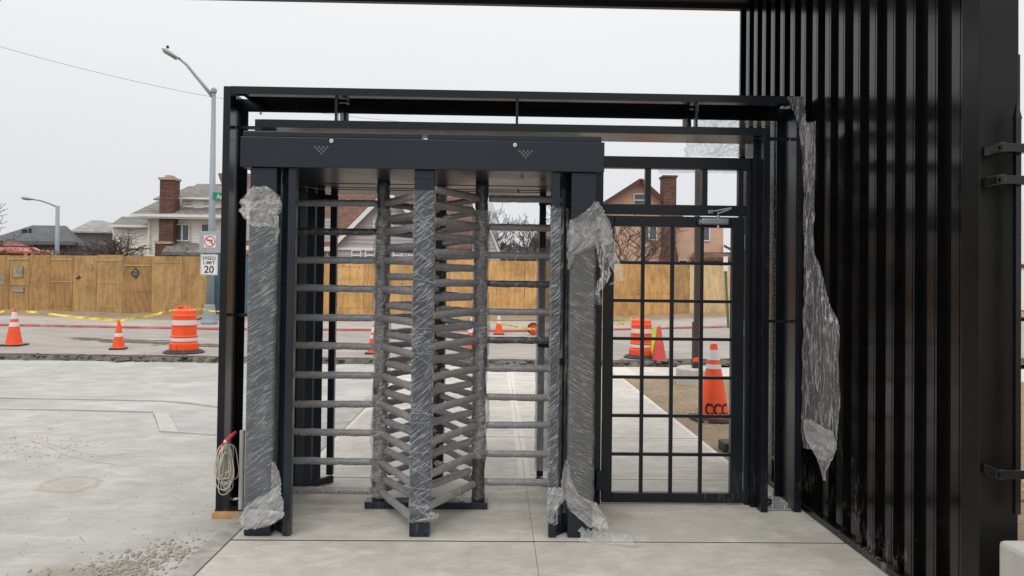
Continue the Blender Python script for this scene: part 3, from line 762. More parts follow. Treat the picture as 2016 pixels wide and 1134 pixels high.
# cages: upright channels standing on an arc between top and bottom rails
for sgn, cx in ((-1, XL), (1, XR)):
    fx = -1.195 if sgn < 0 else .343
    part('cage_end_post', MB().box(fx-.0225, fx+.0225, DF, DF+.05, .003, HZ0-.001), M['turn'], ts, bevel=.003)
    rx = -1.205 if sgn < 0 else .337
    part('cage_end_post', MB().box(rx-.024, rx+.024, DB-.02, DB+.03, .05, HZ0-.001), M['turn'], ts, bevel=.003)
    rad = math.hypot(fx-cx, DF+.03-DR)
    a0 = math.atan2(DF+.05-DR, abs(fx-cx)); a1 = math.atan2(DB-DR-.0, abs(rx-cx))
    nb = 14
    for k in range(1, nb):
        a = a0+(a1-a0)*.955*k/nb
        x_ = cx+sgn*rad*math.cos(a); y_ = DR+rad*math.sin(a)
        rz = (a if sgn > 0 else math.pi-a)
        mb = MB(); mb.obox((x_, y_, (HZ0+.05)/2), (.030, .066, HZ0-.055), rz)
        part('cage_bar', mb, M['turn'], ts)
    for zz, hh, nm in ((.028, .045, 'cage_bottom_rail'), (HZ0-.06, .05, 'cage_top_rail'), (1.02, .03, 'cage_middle_rail')):
        mb = MB(); prev = None
        for k in range(0, 15):
            a = a0+(a1-a0)*k/14; p = Vector((cx+sgn*(rad+.0)*math.cos(a), DR+(rad+.0)*math.sin(a), zz))
            if prev is not None: mb.bar(prev, p, .034, hh)
            prev = p
        part(nm, mb, M['turn'], ts)
# sleeved arms -------------------------------------------------------------
def arm_pts(a, b, n=22, sag=.0):
    return [a.lerp(b, k/n)+Vector((0, 0, .002*noise.noise(Vector((k*.7, a.x*9, a.z*13)))-sag*math.sin(math.pi*k/n))) for k in range(n+1)]
def arm_mesh(length, seed, mat, r=.0232, dark_ends=False):
    mb = MB(); n = 26; pts = [Vector((0, length*k/n, .0025*noise.noise(Vector((k*.5, seed, 0))))) for k in range(n+1)]
    rs = [r*(1+.07*noise.noise(Vector((k*1.1, seed, 5)))) for k in range(n+1)]
    rs[0] *= .8; rs[-1] *= .72
    mb.tube(pts, rs, 12, True, .10)
    me_o = mb.build('arm', mat, None, smooth=True); me = me_o.data; D.objects.remove(me_o); return me
arm_lib = {}
for kind, mt in (('smooth', 'slv_smooth'), ('rib', 'slv_rib'), ('dark', 'slv_dark')):
    arm_lib[kind] = [arm_mesh(.545, i*7.3+len(kind), M[mt]) for i in range(4)]
def place_arm(par, base, a, b, name, kinds):
    d = b-a; me = random.choice(arm_lib[random.choice(kinds)])
    o = D.objects.new(name, me); COL.objects.link(o); o.parent = par
    q = d.to_track_quat('Y', 'Z'); o.rotation_mode = 'QUATERNION'; o.rotation_quaternion = q
    o.location = a-base; o.scale = (1, d.length/.545, 1)
    return o
for nm, cx, zb, angs in (('L', XL, .103, (180, -62, 58)), ('R', XR, .165, (0, -118, 122))):
    base = Vector((CXT, DR, 0))
    # rotor column, wrapped and lumpy
    mb = MB(); n = 70
    pts = [(cx+.004*noise.noise(Vector((k*.3, cx, 0))), DR, .05+(HZ0-.052)*k/n) for k in range(n+1)]
    rs = []
    for k in range(n+1):
        z = pts[k][2]; rs.append((.046+.008*noise.noise(Vector((z*9, cx*7, 0)))) if (z > .10 if nm == 'L' else z > .30) and z < 1.95 else .043)
    mb.tube(pts, rs, 18, True, .16)
    col_ = part('rotor_column', mb, M['slv_dark'], ts, smooth=True)
    col_['label'] = 'rotor column wrapped in dark crinkled film'
    for ai, an in enumerate(angs):
        dirv = Vector((math.cos(R(an)), math.sin(R(an)), 0))
        for k in range(11):
            z = zb+.1885*k if nm == 'L' else zb+.1865*k
            if z > HZ0-.04: continue
            a = Vector((cx, DR, z))+dirv*.045; b = Vector((cx, DR, z+random.uniform(-.006, .006)))+dirv*.60
            kinds = ('rib', 'smooth') if ai != 0 else (('rib', 'smooth', 'rib') if k < 4 else ('smooth', 'dark', 'rib'))
            o = place_arm(ts, base, a, b, 'arm', kinds)
# fixed comb bars between the rotor arms
for cx, zb, sg in ((XL, .103, 1), (XR, .165, -1)):
    for yy, px_ in ((DF+.10, CXT-.02*sg), (DB-.01, CXT+.015-.02*sg)):
        for k in range(10):
            z = zb+.187*k+.095
            a = Vector((px_, yy, z)); tgt = Vector((cx, DR, z)); d = (tgt-a)
            b = tgt-d.normalized()*.10
            place_arm(ts, Vector((CXT, DR, 0)), a, b, 'fixed_bar', ('rib', 'smooth', 'rib'))
for cx in (XL, XR):
    for k, (dx, dy) in enumerate(((.0, -.35), (.0, .38))):
        mb = MB(); mb.lathe([(.009, HZ0-.018), (.009, HZ0-.001)], (cx+.25, DR+dy, 0), 8); part('header_screw', mb, M['zinc'], ts)

# ------------------------------------------------------------------ stretch film
def film_tube(x0, x1, y0, y1, z0, z1, pad=.004, bulge=.008, seed=0, n=110, m=28, ragged=.02):
    """loose tube of film round a rectangular post"""
    mb = MB(); base = 0
    w_, h_ = x1-x0, y1-y0; per = 2*(w_+h_)
    def around(s):
        s = (s % 1)*per
        if s < w_: return x0+s, y0, 0, -1
        s -= w_
        if s < h_: return x1, y0+s, 1, 0
        s -= h_
        if s < w_: return x1-s, y1, 0, 1
        s -= w_
        return x0, y1-s, -1, 0
    for j in range(n+1):
        v = j/n
        for i in range(m):
            u = i/m
            x, y, nx, ny = around(u)
            top = ragged*noise.noise(Vector((u*9, seed, 1))); bot = ragged*noise.noise(Vector((u*9, seed, 7)))
            z = z0+bot+(z1+top-z0-bot)*v
            dd = pad+bulge*abs(noise.noise(Vector((x*7, y*7+seed, z*9+x*9))))+.003*noise.noise(Vector((x*30, seed, z*40-x*60)))
            mb.v.append(Vector((x+nx*dd, y+ny*dd, z)))
    for j in range(n):
        for i in range(m):
            a = j*m+i; b = j*m+(i+1) % m; mb.f.append((a, b, b+m, a+m))
    return mb
def film_sheet(rows_, amp=.03, seed=0, nu=26, nv=60, freq=(5, 2), ragged=.0, curl=0):
    """rows: (photo y, left x, right x, distance) read from top to bottom, laid out as a hanging sheet with folds"""
    L_ = [(W(q_[0][0], q_[0][1], q_[2]), W(q_[1][0], q_[1][1], q_[2])) if len(q_) == 3 else (W(q_[1], q_[0], q_[3] if not isinstance(q_[3], tuple) else q_[3][0]), W(q_[2], q_[0], q_[3] if not isinstance(q_[3], tuple) else q_[3][1])) for q_ in rows_]
    nrow = len(rows_)-1
    def fn(u, v):
        t = v*nrow; k = min(int(t), nrow-1); f = t-k; f = f*f*(3-2*f)*.5+f*.5
        l = L_[k][0].lerp(L_[k+1][0], f); r = L_[k][1].lerp(L_[k+1][1], f)
        e = ragged*(noise.noise(Vector((v*14, seed, 2)))+.6*noise.noise(Vector((v*40, seed, 9))))
        e2 = ragged*(noise.noise(Vector((v*14, seed, 5)))+.6*noise.noise(Vector((v*40, seed, 4))))
        p = (l+Vector((e, 0, 0))).lerp(r+Vector((e2, 0, 0)), u)
        wd = (r-l).length
        q = Vector((u*freq[0]+seed, v*freq[1]*3, seed))
        w_ = .35*noise.noise(Vector((v*3.1, seed, 8)))
        dz = .8*noise.noise(Vector((u*freq[0]+w_*3, v*freq[1]*.9, seed)))+.55*(1-2*abs(noise.noise(Vector((u*freq[0]*2.1+w_*5, v*freq[1]*1.1, seed+3)))))+.28*(1-2*abs(noise.noise(Vector((u*freq[0]*4.3+w_*9, v*freq[1]*1.8, seed+5)))))-.4
        amp_ = min(amp, wd*.5+.006)
        p.y += amp_*dz + curl*(u-.5)**2
        p.x += amp_*.3*noise.noise(q*1.7+Vector((9, 9, 9)))
        p.z += amp_*.3*noise.noise(q*1.9+Vector((4, 2, 9)))+ragged*.8*noise.noise(Vector((u*11, seed, v*3)))*(1 if v in (0, 1) else 0)
        return p
    return MB().grid(fn, nu, nv)
def crumple_blob(c, sx, sy, sz, seed, n=30, m=40, amp=.35, open_=0.0):
    """bunched film: a creased bag"""
    def fn(u, v):
        th = 2*math.pi*u; ph = math.pi*(.04+.92*v)
        d = Vector((math.cos(th)*math.sin(ph), math.sin(th)*math.sin(ph), math.cos(ph)))
        q = d*1.6+Vector((seed, seed, 0))
        r = 1+amp*(noise.noise(q)*1.1+.6*abs(noise.noise(q*2.4))+.22*abs(noise.noise(q*5))-.25)
        return Vector((c[0]+d.x*sx*r, c[1]+d.y*sy*r, c[2]+d.z*sz*r))
    return MB().grid(fn, m, n)
def strands(mb, zones, n, rad=.0009):
    for _ in range(n):
        a, b = zones()
        mid = a.lerp(b, .5)+Vector((0, -.002, random.gauss(0, .004)))
        mb.tube([a, mid, b], rad, 3, False)
M['strand'] = simple('film_strand', (.62, .64, .65), .35)
# 1 left post
FC = 'plastic film'
f1 = thing('plastic_wrap', 'clear film wound down the left front post, bunched at its top, loose at its foot', FC, (-1.373, DF, 0))
zt_ = W(510, 432, DF).z
part('wound_film', film_tube(-1.438, -1.285, DF, DF+.09, .14, zt_, seed=1, ragged=.03), M['film_l'], f1, smooth=True)
bag = [(367, 496, 524), (377, 488, 540), (388, 478, 551), (394, 471, 553), (404, 475, 557), (413, 466, 554), (424, 478, 549), (436, 487, 546), (446, 496, 540)]
for sd, dd, k, am in ((3, -.03, 1, .05), (61, -.012, .85, .04), (71, .11, .95, .03)):
    part('film_bunch', film_sheet([(y_, 511+(l_-511)*k, 511+(r_-511)*k, DF+dd) for y_, l_, r_ in bag], am, sd, nu=15, nv=17, freq=(3.5, 3)), M['film_c'], f1)
part('film_flap', film_sheet([(425, 538, 548, DF-.01), (455, 541, 550, DF-.01), (480, 541, 547, DF)], .015, 72, nu=6, nv=16), M['film_c'], f1)
part('film_skirt', film_sheet([((489, 990), (548, 957), DF-.03), ((479, 1004), (555, 980), DF-.05), ((473, 1022), (561, 1011), DF-.06), ((480, 1042), (534, 1034), DF-.05)], .035, 4, nu=30, nv=26, freq=(2.5, 2.5)), M['film_s'], f1, smooth=True)
part('film_skirt', film_sheet([((488, 1004), (560, 1008), DF-.07), ((474, 1028), (556, 1020), DF-.075), ((478, 1043), (528, 1037), DF-.06)], .02, 44, nu=26, nv=12, freq=(2.5, 2)), M['film_s'], f1, smooth=True)
part('film_flap', film_sheet([(908, 534, 538, DF-.005), (925, 534, 547, DF-.01), (945, 534, 553, DF-.015), (965, 534, 553, DF-.02), (985, 530, 542, DF-.02)], .015, 6, nu=12), M['film_s'], f1, smooth=True)
# 2 middle post
f2 = thing('plastic_wrap', 'clear film wound tightly round the middle front post, knotted near its foot', FC, (-.436, DF, 0))
part('wound_film', film_tube(-.487, -.371, DF, DF+.09, .13, W(832, 375, DF).z, seed=2, ragged=.008), M['film_m'], f2, smooth=True)
part('wound_film', film_tube(-.487, -.371, DF, DF+.09, .09, .20, seed=5, pad=.008, n=16), M['film_m'], f2, smooth=True)
part('film_knot', film_sheet([(1008, 849, 852, DF-.01), (1013, 836, 866, DF-.02), (1020, 846, 862, DF-.01), (1026, 800, 846, DF-.01)], .02, 7, nu=16, nv=20), M['film_c'], f2, smooth=True)
mb = MB()
def z2():
    z = random.uniform(.15, 1.95); dz = random.gauss(0, .09); return Vector((-.489, DF-.007, z)), Vector((-.369, DF-.007, z+dz))
strands(mb, z2, 46, .0007)
stuff(part('film_strands', mb, M['strand'], f2))
# 3 right post
f3 = thing('plastic_wrap', 'clear film round the right front post, torn at its top and trailing on the floor', FC, (.5, DF, 0))
part('wound_film', film_tube(.432, .5765, DF, DF+.09, .17, W(1150, 438, DF).z, seed=9, ragged=.01), M['film_r'], f3, smooth=True)
part('film_collar', film_sheet([(397, 1172, 1180, DF-.02), (415, 1155, 1190, DF-.03), (432, 1125, 1198, DF-.03), (452, 1118, 1206, DF-.03), (475, 1116, 1208, DF-.025), (500, 1117, 1134, DF-.015), (530, 1118, 1124, DF-.01)], .035, 12, ragged=.010), M['film_c'], f3, smooth=True)
part('film_tatter', film_sheet([(430, 1176, 1192, DF-.03), (470, 1180, 1208, DF-.03), (505, 1192, 1216, DF-.02), (530, 1205, 1226, DF-.02), (552, 1214, 1225, DF-.02), (560, 1198, 1206, DF-.02)], .02, 13, nu=10, ragged=.012), M['film_c'], f3, smooth=True)
part('film_tatter', film_sheet([(480, 1172, 1188, DF-.02), (515, 1178, 1200, DF-.02), (540, 1182, 1204, DF-.01), (575, 1170, 1182, DF), (600, 1176, 1186, DF)], .02, 14, nu=10, ragged=.012), M['film_h'], f3, smooth=True)
part('film_skirt', film_sheet([((1116, 905), (1121, 915), DF-.012), ((1107, 930), (1124, 945), DF-.02), ((1103, 955), (1140, 975), DF-.035), ((1108, 980), (1176, 992), DF-.045), ((1124, 1005), (1186, 1008), DF-.05), ((1142, 1024), (1192, 1026), DF-.06), ((1165, 1040), (1200, 1040), DF-.08)], .04, 15, nu=30, freq=(3, 2.5)), M['film_s'], f3, smooth=True)
g0 = G(1190, 1040)
def floorfilm(u, v):
    x = .50+u*.30; y = 4.22+v*.16-.05*u
    q = Vector((u*5, v*4, 3)); taper = math.sin(math.pi*min(1, max(0, v)))*(1-u*.6)
    return (x+.02*noise.noise(q*2), y+.03*noise.noise(q), .006+taper*(.035+.05*abs(noise.noise(q*1.7))))
part('film_tail', MB().grid(floorfilm, 34, 16), M['film_s'], f3, smooth=True)
# 4 right cage end post
f4 = thing('plastic_wrap', 'greyish film wound round the narrow cage post beside the right front post', FC, (.336, DF, 0))
part('wound_film', film_tube(.318, .368, DF, DF+.05, .08, W(1105, 408, DF).z, seed=19, ragged=.02, m=20), M['film_m'], f4, smooth=True)
part('wound_film', film_tube(.37, .42, DF+.08, DF+.15, .12, W(1105, 408, DF).z, seed=21, ragged=.02, m=20, pad=.006), M['film_v'], f4, smooth=True)
part('film_skirt', film_sheet([(960, 1080, 1108, DF-.01), (985, 1078, 1110, DF-.02), (1005, 1078, 1096, DF-.02), (1030, 1080, 1088, DF-.01)], .015, 22, nu=10, nv=24, ragged=.006), M['film_c'], f4, smooth=True)
# 5 right rear
f5 = thing('plastic_wrap', 'sheer film wound round the rear cage post on the right', FC, (.337, DB, 0))
part('wound_film', film_tube(.306, .39, DB-.04, DB+.045, .10, W(1073, 488, DB).z, seed=23, ragged=.02, m=20, pad=.006), M['film_w'], f5, smooth=True)
# 6 rear middle post
f6 = thing('plastic_wrap', 'dark film wrapped round the rear middle post behind the arms', FC, (CXT, DB, 0))
part('wound_film', film_tube(-.457, -.377, DB, DB+.08, .3, 1.98, seed=29, ragged=.03, m=20, pad=.006), M['film_v'], f6, smooth=True)
c = W(868, 400, DF+.35); part('film_bunch', crumple_blob((c.x-.0, DF+.35, c.z), .045, .04, .05, 31, 18, 24, .5), M['film_h'], f6, smooth=True)
# 7, 8 rotor columns
for cx, nm, zl in ((XL, 'left', .07), (XR, 'right', .33)):
    fo = thing('plastic_wrap', f'tangled film clinging to the {nm} rotor column between its arms', FC, (cx, DR, 0))
    mb = MB(); n = 110; m_ = 16; z1 = 1.95
    for j in range(n+1):
        z = zl+(z1-zl)*j/n
        for i in range(m_):
            a = 2*math.pi*i/m_; q = Vector((math.cos(a)*1.2, math.sin(a)*1.2+cx*5, z*7))
            rr = .054+.022*max(-.2, noise.noise(q))+.010*noise.noise(q*3)
            mb.v.append(Vector((cx+rr*math.cos(a), DR+rr*math.sin(a), z)))
    for j in range(n):
        for i in range(m_):
            a = j*m_+i; b = j*m_+(i+1) % m_; mb.f.append((a, b, b+m_, a+m_))
    part('wound_film', mb, M['film_k'], fo)
    if nm == 'right':
        part('film_tatter', film_sheet([(395, 958, 968, DR), (420, 958, 978, DR), (445, 964, 985, DR), (470, 978, 983, DR)], .02, 33, nu=8, nv=20, ragged=.01), M['film_c'], fo, smooth=True)
# 9 corner of outer frame, 10 big hanging sheet, 11 behind frames
f9 = thing('plastic_sheet', 'sheer film stretched over the top right corner of the outer frame', FC, (1.9, 4.79, 2.6))
part('film', film_sheet([(190, 1550, 1583, 4.785), (215, 1560, 1586, 4.785), (245, 1572, 1590, 4.785), (290, 1578, 1606, 4.79), (330, 1580, 1607, 4.79), (380, 1582, 1606, 4.79)], .012, 41, ragged=.006), M['film_v'], f9, smooth=True)
f10 = thing('plastic_sheet', 'long torn film hanging down beside the ribbed wall to a twisted point', FC, (2.05, 4.76, 1.2))
part('film', film_sheet([(240, 1583, 1606, (4.77, 4.66)), (340, 1585, 1604, (4.77, 4.66)), (440, 1583, 1601, (4.77, 4.68)), (500, 1584, 1604, (4.77, 4.66)), (550, 1582, 1622, (4.77, 4.55)), (600, 1581, 1636, (4.77, 4.46)), (640, 1580, 1655, (4.77, 4.36)), (700, 1580, 1652, (4.77, 4.36)), (780, 1580, 1656, (4.77, 4.35)), (840, 1580, 1650, (4.77, 4.38)), (885, 1583, 1645, (4.77, 4.41))], .03, 43, nu=34, nv=120, freq=(4, 3), ragged=.006), M['film_h'], f10, smooth=True)
part('film_knot', film_sheet([(828, 1581, 1600, (4.7, 4.6)), (852, 1584, 1640, (4.7, 4.4)), (872, 1594, 1648, (4.6, 4.38)), (890, 1602, 1646, (4.55, 4.38)), (905, 1610, 1636, 4.42), (925, 1618, 1628, 4.42), (946, 1621, 1625, 4.42)], .035, 45, freq=(3, 2), nu=20, nv=40), M['film_s'], f10, smooth=True)
f11 = thing('plastic_sheet', 'wrinkled film strung between the inner and outer frames at upper right', FC, (1.4, 5.2, 2.5))
part('film', film_sheet([(222, 1372, 1530, 5.25), (250, 1366, 1533, 5.25)], .02, 47, nu=50, nv=10, ragged=.004), M['film_thin'], f11, smooth=True)
part('film', film_sheet([(280, 1352, 1474, 5.3), (295, 1348, 1476, 5.3), (308, 1350, 1470, 5.3)], .02, 48, nu=40, nv=10, ragged=.012), M['film_thin'], f11, smooth=True)
f12 = thing('plastic_sheet', 'narrow strip of film hanging in the gap beside the inner frame', FC, (1.8, 5.3, 1.5))
part('film', film_sheet([(250, 1516, 1536, 5.30), (400, 1512, 1532, 5.3), (420, 1514, 1524, 5.3), (470, 1516, 1526, 5.3), (480, 1512, 1532, 5.3), (650, 1512, 1532, 5.3), (890, 1512, 1532, 5.3), (905, 1518, 1530, 5.3)], .02, 49, nu=10, nv=110, freq=(3, 8), ragged=.004), M['film_c'], f12, smooth=True)
f13 = thing('plastic_sheet', 'tattered film edge drooping under the gate top rail', FC, (1.3, 5.06, 2.25))
part('film', film_sheet([(331, 1296, 1452, 5.04), (336, 1296, 1452, 5.04), (341, 1300, 1450, 5.04)], .012, 51, nu=60, nv=6, freq=(20, 2), ragged=.012), M['film_c'], f13, smooth=True)

# ------------------------------------------------------------------ small things at the left foot
p = G(450, 1022, -.04)
tag(MB().box(-1.79, -1.62, 4.74, 4.90, -.045, -.012).build('wood_block', M['lumber'], bevel=.003), 'short lumber block under the left foot of the outer frame', 'wood block')
part('anchor_plate', MB().box(-1.79, -1.60, 4.79, 5.0, -.0115, -.003), M['frame'], por, bevel=.002)
mb = MB(); mb.lathe([(.017, 0), (.017, .50), (.0165, .505), (.014, .505), (.014, .45)], (-1.625, 4.80, .0), 14, False)
tag(mb.build('conduit_pipe', M['pvc'], smooth=True), 'grey conduit pipe standing open beside the cable coil', 'pipe')
coil = thing('cable_coil', 'bundle of beige cable looped and hung inside the left frame post', 'cable', (-1.70, 4.76, .25))
mb = MB()
for i in range(22):
    top = Vector((-1.735+random.uniform(-.015, .03), 4.765+random.uniform(-.03, .03), .40+random.uniform(-.04, .03)))
    w0 = random.uniform(.016, .044); hh = random.uniform(.16, .29); ph = random.uniform(-.5, .5)
    pts = []
    for k in range(25):
        a = 2*math.pi*k/24
        cx_ = top.x+.018+w0*math.sin(a)*(1-.45*math.cos(a)); z_ = top.z-hh/2+hh/2*math.cos(a)
        pts.append((cx_+.006*math.sin(3*a+ph), top.y-.01+.02*math.sin(a+ph), z_))
    mb.tube(pts, .003, 6, False)
part('cable', mb, M['cable'], coil, smooth=True)
mb = MB(); mb.tube([(-1.655, 4.77, .50), (-1.69, 4.76, .475), (-1.725, 4.75, .43), (-1.75, 4.745, .38)], .009, 8); mb.tube([(-1.66, 4.765, .49), (-1.70, 4.75, .45), (-1.745, 4.74, .385)], .006, 8)
part('red_lead', mb, M['redcable'], coil, smooth=True)
mb = MB(); mb.tube([(-1.705, 4.745, .448), (-1.715, 4.742, .438)], .013, 8); part('tie', mb, M['white'], coil)

# ------------------------------------------------------------------ traffic cones, drums, tape
def make_cone(loc, h, label, kind='std', group='traffic cones along the road', rz=0):
    t = thing('traffic_cone', label, 'traffic cone', loc, group)
    t.rotation_euler = (0, 0, rz)
    b = .20*h/.7; rb = .145*h/.7; rt = .03*h/.7
    def o(nm, mb, mat, **k):
        ob = mb.build(nm, mat, t, **k); return ob
    mb = MB(); bb = .19*h/.71; mb.box(-bb, bb, -bb, bb, 0, .03); ob = o('base', mb, M['black'], bevel=.012)
    rad = lambda f: rb+(rt-rb)*f
    cm = M['redcone'] if kind == 'red' else M['orange']
    z0 = .03
    prof = [(rb*1.12, z0), (rb*1.02, z0+.012)]+[(rad(f/10), z0+.012+(h-.045)*f/10) for f in range(11)]+[(rt*.8, h), (rt*.5, h+.002)]
    o('body', MB().lathe(prof, n=28), cm, smooth=False)
    bands = {'std': ((.50, .63), (.72, .93)), 'one': ((.40, .53),), 'red': (), 'big': ((.66, .72), (.78, .92))}[kind]
    for f0, f1 in bands:
        mb = MB(); mb.lathe([(rad(f0)+.0025, z0+.012+(h-.045)*f0), (rad(f1)+.0025, z0+.012+(h-.045)*f1)], n=28, cap=False); o('band', mb, M['band'])
    return t
def place(px, py, z): g = G(px, py, z); return (g.x, g.y, z)
TG = 'traffic cones along the road'
def hpx(px, pyb, pyt, z):
    g = G(px, pyb, z); return (pyb-pyt)*g.y/F
c1 = make_cone(place(27, 680, .035), hpx(27, 680, 610, .035), 'orange cone with two white bands, farthest left on the road', 'std')
c2 = make_cone(place(233, 687, .035), hpx(233, 687, 632, .035), 'orange cone with one white band below the dip of the yellow tape', 'one', rz=.3)
c3 = make_cone(place(982, 658, .035), hpx(982, 660, 620, .035), 'banded orange cone seen through the right turnstile arms', 'std')
c4 = make_cone(place(930, 693, .035), hpx(930, 693, 620, .035), 'orange cone mostly hidden behind the right rotor column', 'std')
c5 = make_cone(place(735, 696, .035), hpx(735, 696, 640, .035), 'orange cone mostly hidden behind the left rotor column', 'std')
c6 = make_cone(place(1297, 712, -.01), hpx(1297, 712, 642, -.01), 'faded red cone without bands beside the right barrel', 'red', rz=.2)
lc = place(1404, 826, -.02)
c7 = make_cone(lc, hpx(1404, 826, 676, -.02), 'large orange cone lettered CCC standing on the dirt bed', 'big', rz=0)
h7 = hpx(1404, 826, 676, -.02)
rb7 = .145*h7/.7; rt7 = .03*h7/.7
def warp7(co):
    z = .128+co.y; f = (z-.042)/(h7-.045); r_ = rb7+(rt7-rb7)*f+.003
    a = -math.pi/2+co.x*.80/r_
    return (r_*math.cos(a), r_*math.sin(a), z)
tm = text_mesh('letters', 'CCC', .17, M['signblack'], None, None, warp=warp7, depth=.0005, space=.95); tm.parent = c7
# rubber ring base of the large cone
MB().lathe([(.235, 0), (.26, .012), (.25, .035), (.15, .045)], n=26).build('ring_base', M['black'], c7)
def make_drum(loc, h, label, rz=0, kind='std'):
    t = thing('traffic_drum', label, 'traffic barrel', loc, 'orange traffic barrels'); t.rotation_euler = (0, 0, rz)
    s = h/1.0
    def o(nm, mb, mat, par=t, **k): return mb.build(nm, mat, par, **k)
    o('base', MB().lathe([(.40*s, 0), (.42*s, .012), (.36*s, .05), (.28*s, .065)], n=30), M['black'])
    prof = [(.285, .04), (.285, .20), (.262, .215), (.262, .235), (.262, .33), (.275, .345), (.275, .36), (.250, .375), (.250, .56), (.262, .575), (.262, .59), (.238, .60), (.238, .75), (.25, .765), (.25, .80), (.238, .82), (.23, .90), (.16, .93), (.05, .935)]
    ob = o('body', MB().lathe([(r_*s, z*s) for r_, z in prof], n=32), M['orange'], bevel=.004)
    ridge = MB()
    for k in range(12):
        a = 2*math.pi*k/12; ridge.obox((.287*s*math.cos(a), .287*s*math.sin(a), .12*s), (.012*s, .05*s, .14*s), a)
    o('foot_lugs', ridge, M['orange'], ob)
    for z0, z1, r0 in ((.24, .325, .2625), (.40, .48, .2505), (.61, .69, .2385) ) if kind == 'std' else ((.235, .30, .2625), (.47, .54, .2505)):
        pass
    for z0, z1, r0 in ((.255, .325, .2650), (.60, .70, .2410)):
        mb = MB(); mb.lathe([((r0+.002)*s, z0*s), ((r0+.002)*s, z1*s)], n=32, cap=False); o('band', mb, M['band'])
    mb = MB(); mb.tube([(-.16*s, 0, .90*s), (-.13*s, 0, .985*s), (-.05*s, 0, .99*s), (-.02*s, 0, .94*s)], .016*s, 8)
    mb.tube([(.16*s, 0, .90*s), (.13*s, 0, .985*s), (.05*s, 0, .99*s), (.02*s, 0, .94*s)], .016*s, 8); o('handle', mb, M['orange'])
    return t
d1 = make_drum(place(362, 694, .035), hpx(362, 694, 603, .035), 'orange and white barrel holding up the yellow tape, left of the frame', .3)
d2 = make_drum(place(1262, 704, .035), hpx(1262, 704, 622, .035), 'scuffed orange barrel seen through the gate beside the red cone', 1.2)
# lime vest hanging on the right barrel
vst = MB().grid(lambda u, v: tuple(W(1284+u*9+2*math.sin(v*7), 645+v*62, G(1262, 704, .03).y-.25)+Vector((0, .03*math.sin(u*6+v*4), 0))), 8, 20).build('lime_cloth', M['lime'])
tag(vst, 'lime yellow cloth strip hanging between the barrel and the red cone', 'cloth')
# overturned warning light / drum seen end-on
g = G(1050, 660, .035)
rl = thing('road_warning_light', 'round red and black warning light lying on the road at the kerb', 'warning light', (g.x, g.y, .035))
mb = MB(); mb.tube([(g.x, g.y, .035+.17), (g.x, g.y+.14, .035+.17)], .165, 10); part('housing', mb, M['black'], rl, bevel=.02)
mb = MB(); mb.tube([(g.x, g.y-.02, .035+.16), (g.x, g.y-.001, .035+.16)], .12, 20); part('lens', mb, M['redlens'], rl)
mb = MB()
def tape_run(A, B, sag, wd=.048, seg=26, tw=1.3):
    A, B = Vector(A), Vector(B)
    pts = []
    for k in range(seg+1):
        f = k/seg; p = A.lerp(B, f); p.z -= sag*4*f*(1-f)+.01*noise.noise(Vector((k*.7, A.x, 0)))
        a = tw*noise.noise(Vector((k*.35, A.x*3, 1)))*2
        pts.append((p, Vector((0, math.sin(a), math.cos(a)))*wd/2))
    for (p, a), (q, b) in zip(pts, pts[1:]):
        mb.quad(p-a, q-b, q+b, p+a)
def topof(c, h): return Vector(c.location)+Vector((0, 0, h))
h1 = hpx(27, 680, 610, .035); h2 = hpx(233, 687, 632, .035)
T1 = topof(c1, h1); T2 = topof(c2, h2); T3 = Vector(d1.location)+Vector((0, 0, hpx(362, 694, 605, .035)))
lampb = G(412, 640, .145)
tape_run(W(-120, 622, T1.y), T1, .05); tape_run(T1, T2, .02); tape_run(T2, T3, .03)
tape_run(T3, W(398, 608, 20.4), .03)
tape_run(W(398, 608, 20.3), W(432, 613, 20.3), .02)
tag(mb.build('caution_tape', M['tape']), 'yellow tape strung from the left cones over the barrel to the lamp base', 'tape')
mb = MB()
tape_run(W(855, 622, 18), W(930, 620, 15), .05, .05); tape_run(W(932, 620, 15), W(1000, 640, 18), .03, .05); tape_run(W(1000, 640, 18), W(1058, 648, 19.5), .02, .06)
tag(mb.build('caution_tape', M['tape']), 'yellow tape dipping from a cone to the warning light beyond the right turnstile', 'tape')
mb = MB(); tape_run(W(1214, 638, 15.5), W(1245, 627, 14.2), .0, .07); tape_run(W(1221, 632, 15.2), W(1228, 640, 15), .0, .06, 6)
tag(mb.build('caution_tape', M['tape']), 'knotted yellow tape end left of the barrel seen through the gate', 'tape')

# brown post on round concrete base beyond the gate
g = G(1379, 760, -.02)
pl = thing('steel_post', 'slim brown steel post on a round concrete footing beyond the gate', 'post', (g.x, g.y+.25, -.02))
wr = .040
part('footing', MB().lathe([(.29, -.05), (.29, .20), (.275, .225)], (g.x, g.y+.25, 0), 28), M['kerbcon'], pl, bevel=.01)
part('post', MB().box(g.x-.034, g.x+.034, g.y+.21, g.y+.28, .225, 3.23), M['amber'], pl)
part('sleeve', MB().box(g.x-.055, g.x+.038, g.y+.2, g.y+.29, .226, .9), M['amber'], pl)
q = W(1372, 706, g.y+.15)
cc = thing('cone_stub', 'small orange and black light unit resting on the round footing', 'warning light', (q.x, q.y, .225))
part('body', MB().box(q.x-.07, q.x+.07, q.y-.06, q.y+.04, .226, .31), M['black'], cc, bevel=.01)
part('lens', MB().lathe([(.055, .311), (.06, .33), (.045, .37), (.02, .38)], (q.x-.0, q.y-.0, 0), 12), M['redlens'], cc)
g = G(1433, 893, -.02)
tag(MB().box(g.x-.03, g.x+.16, g.y, g.y+.2, -.02, .07).build('rubber_block', M['black'], bevel=.015), 'black rubber block lying on the dirt behind the gate hinge side', 'block')

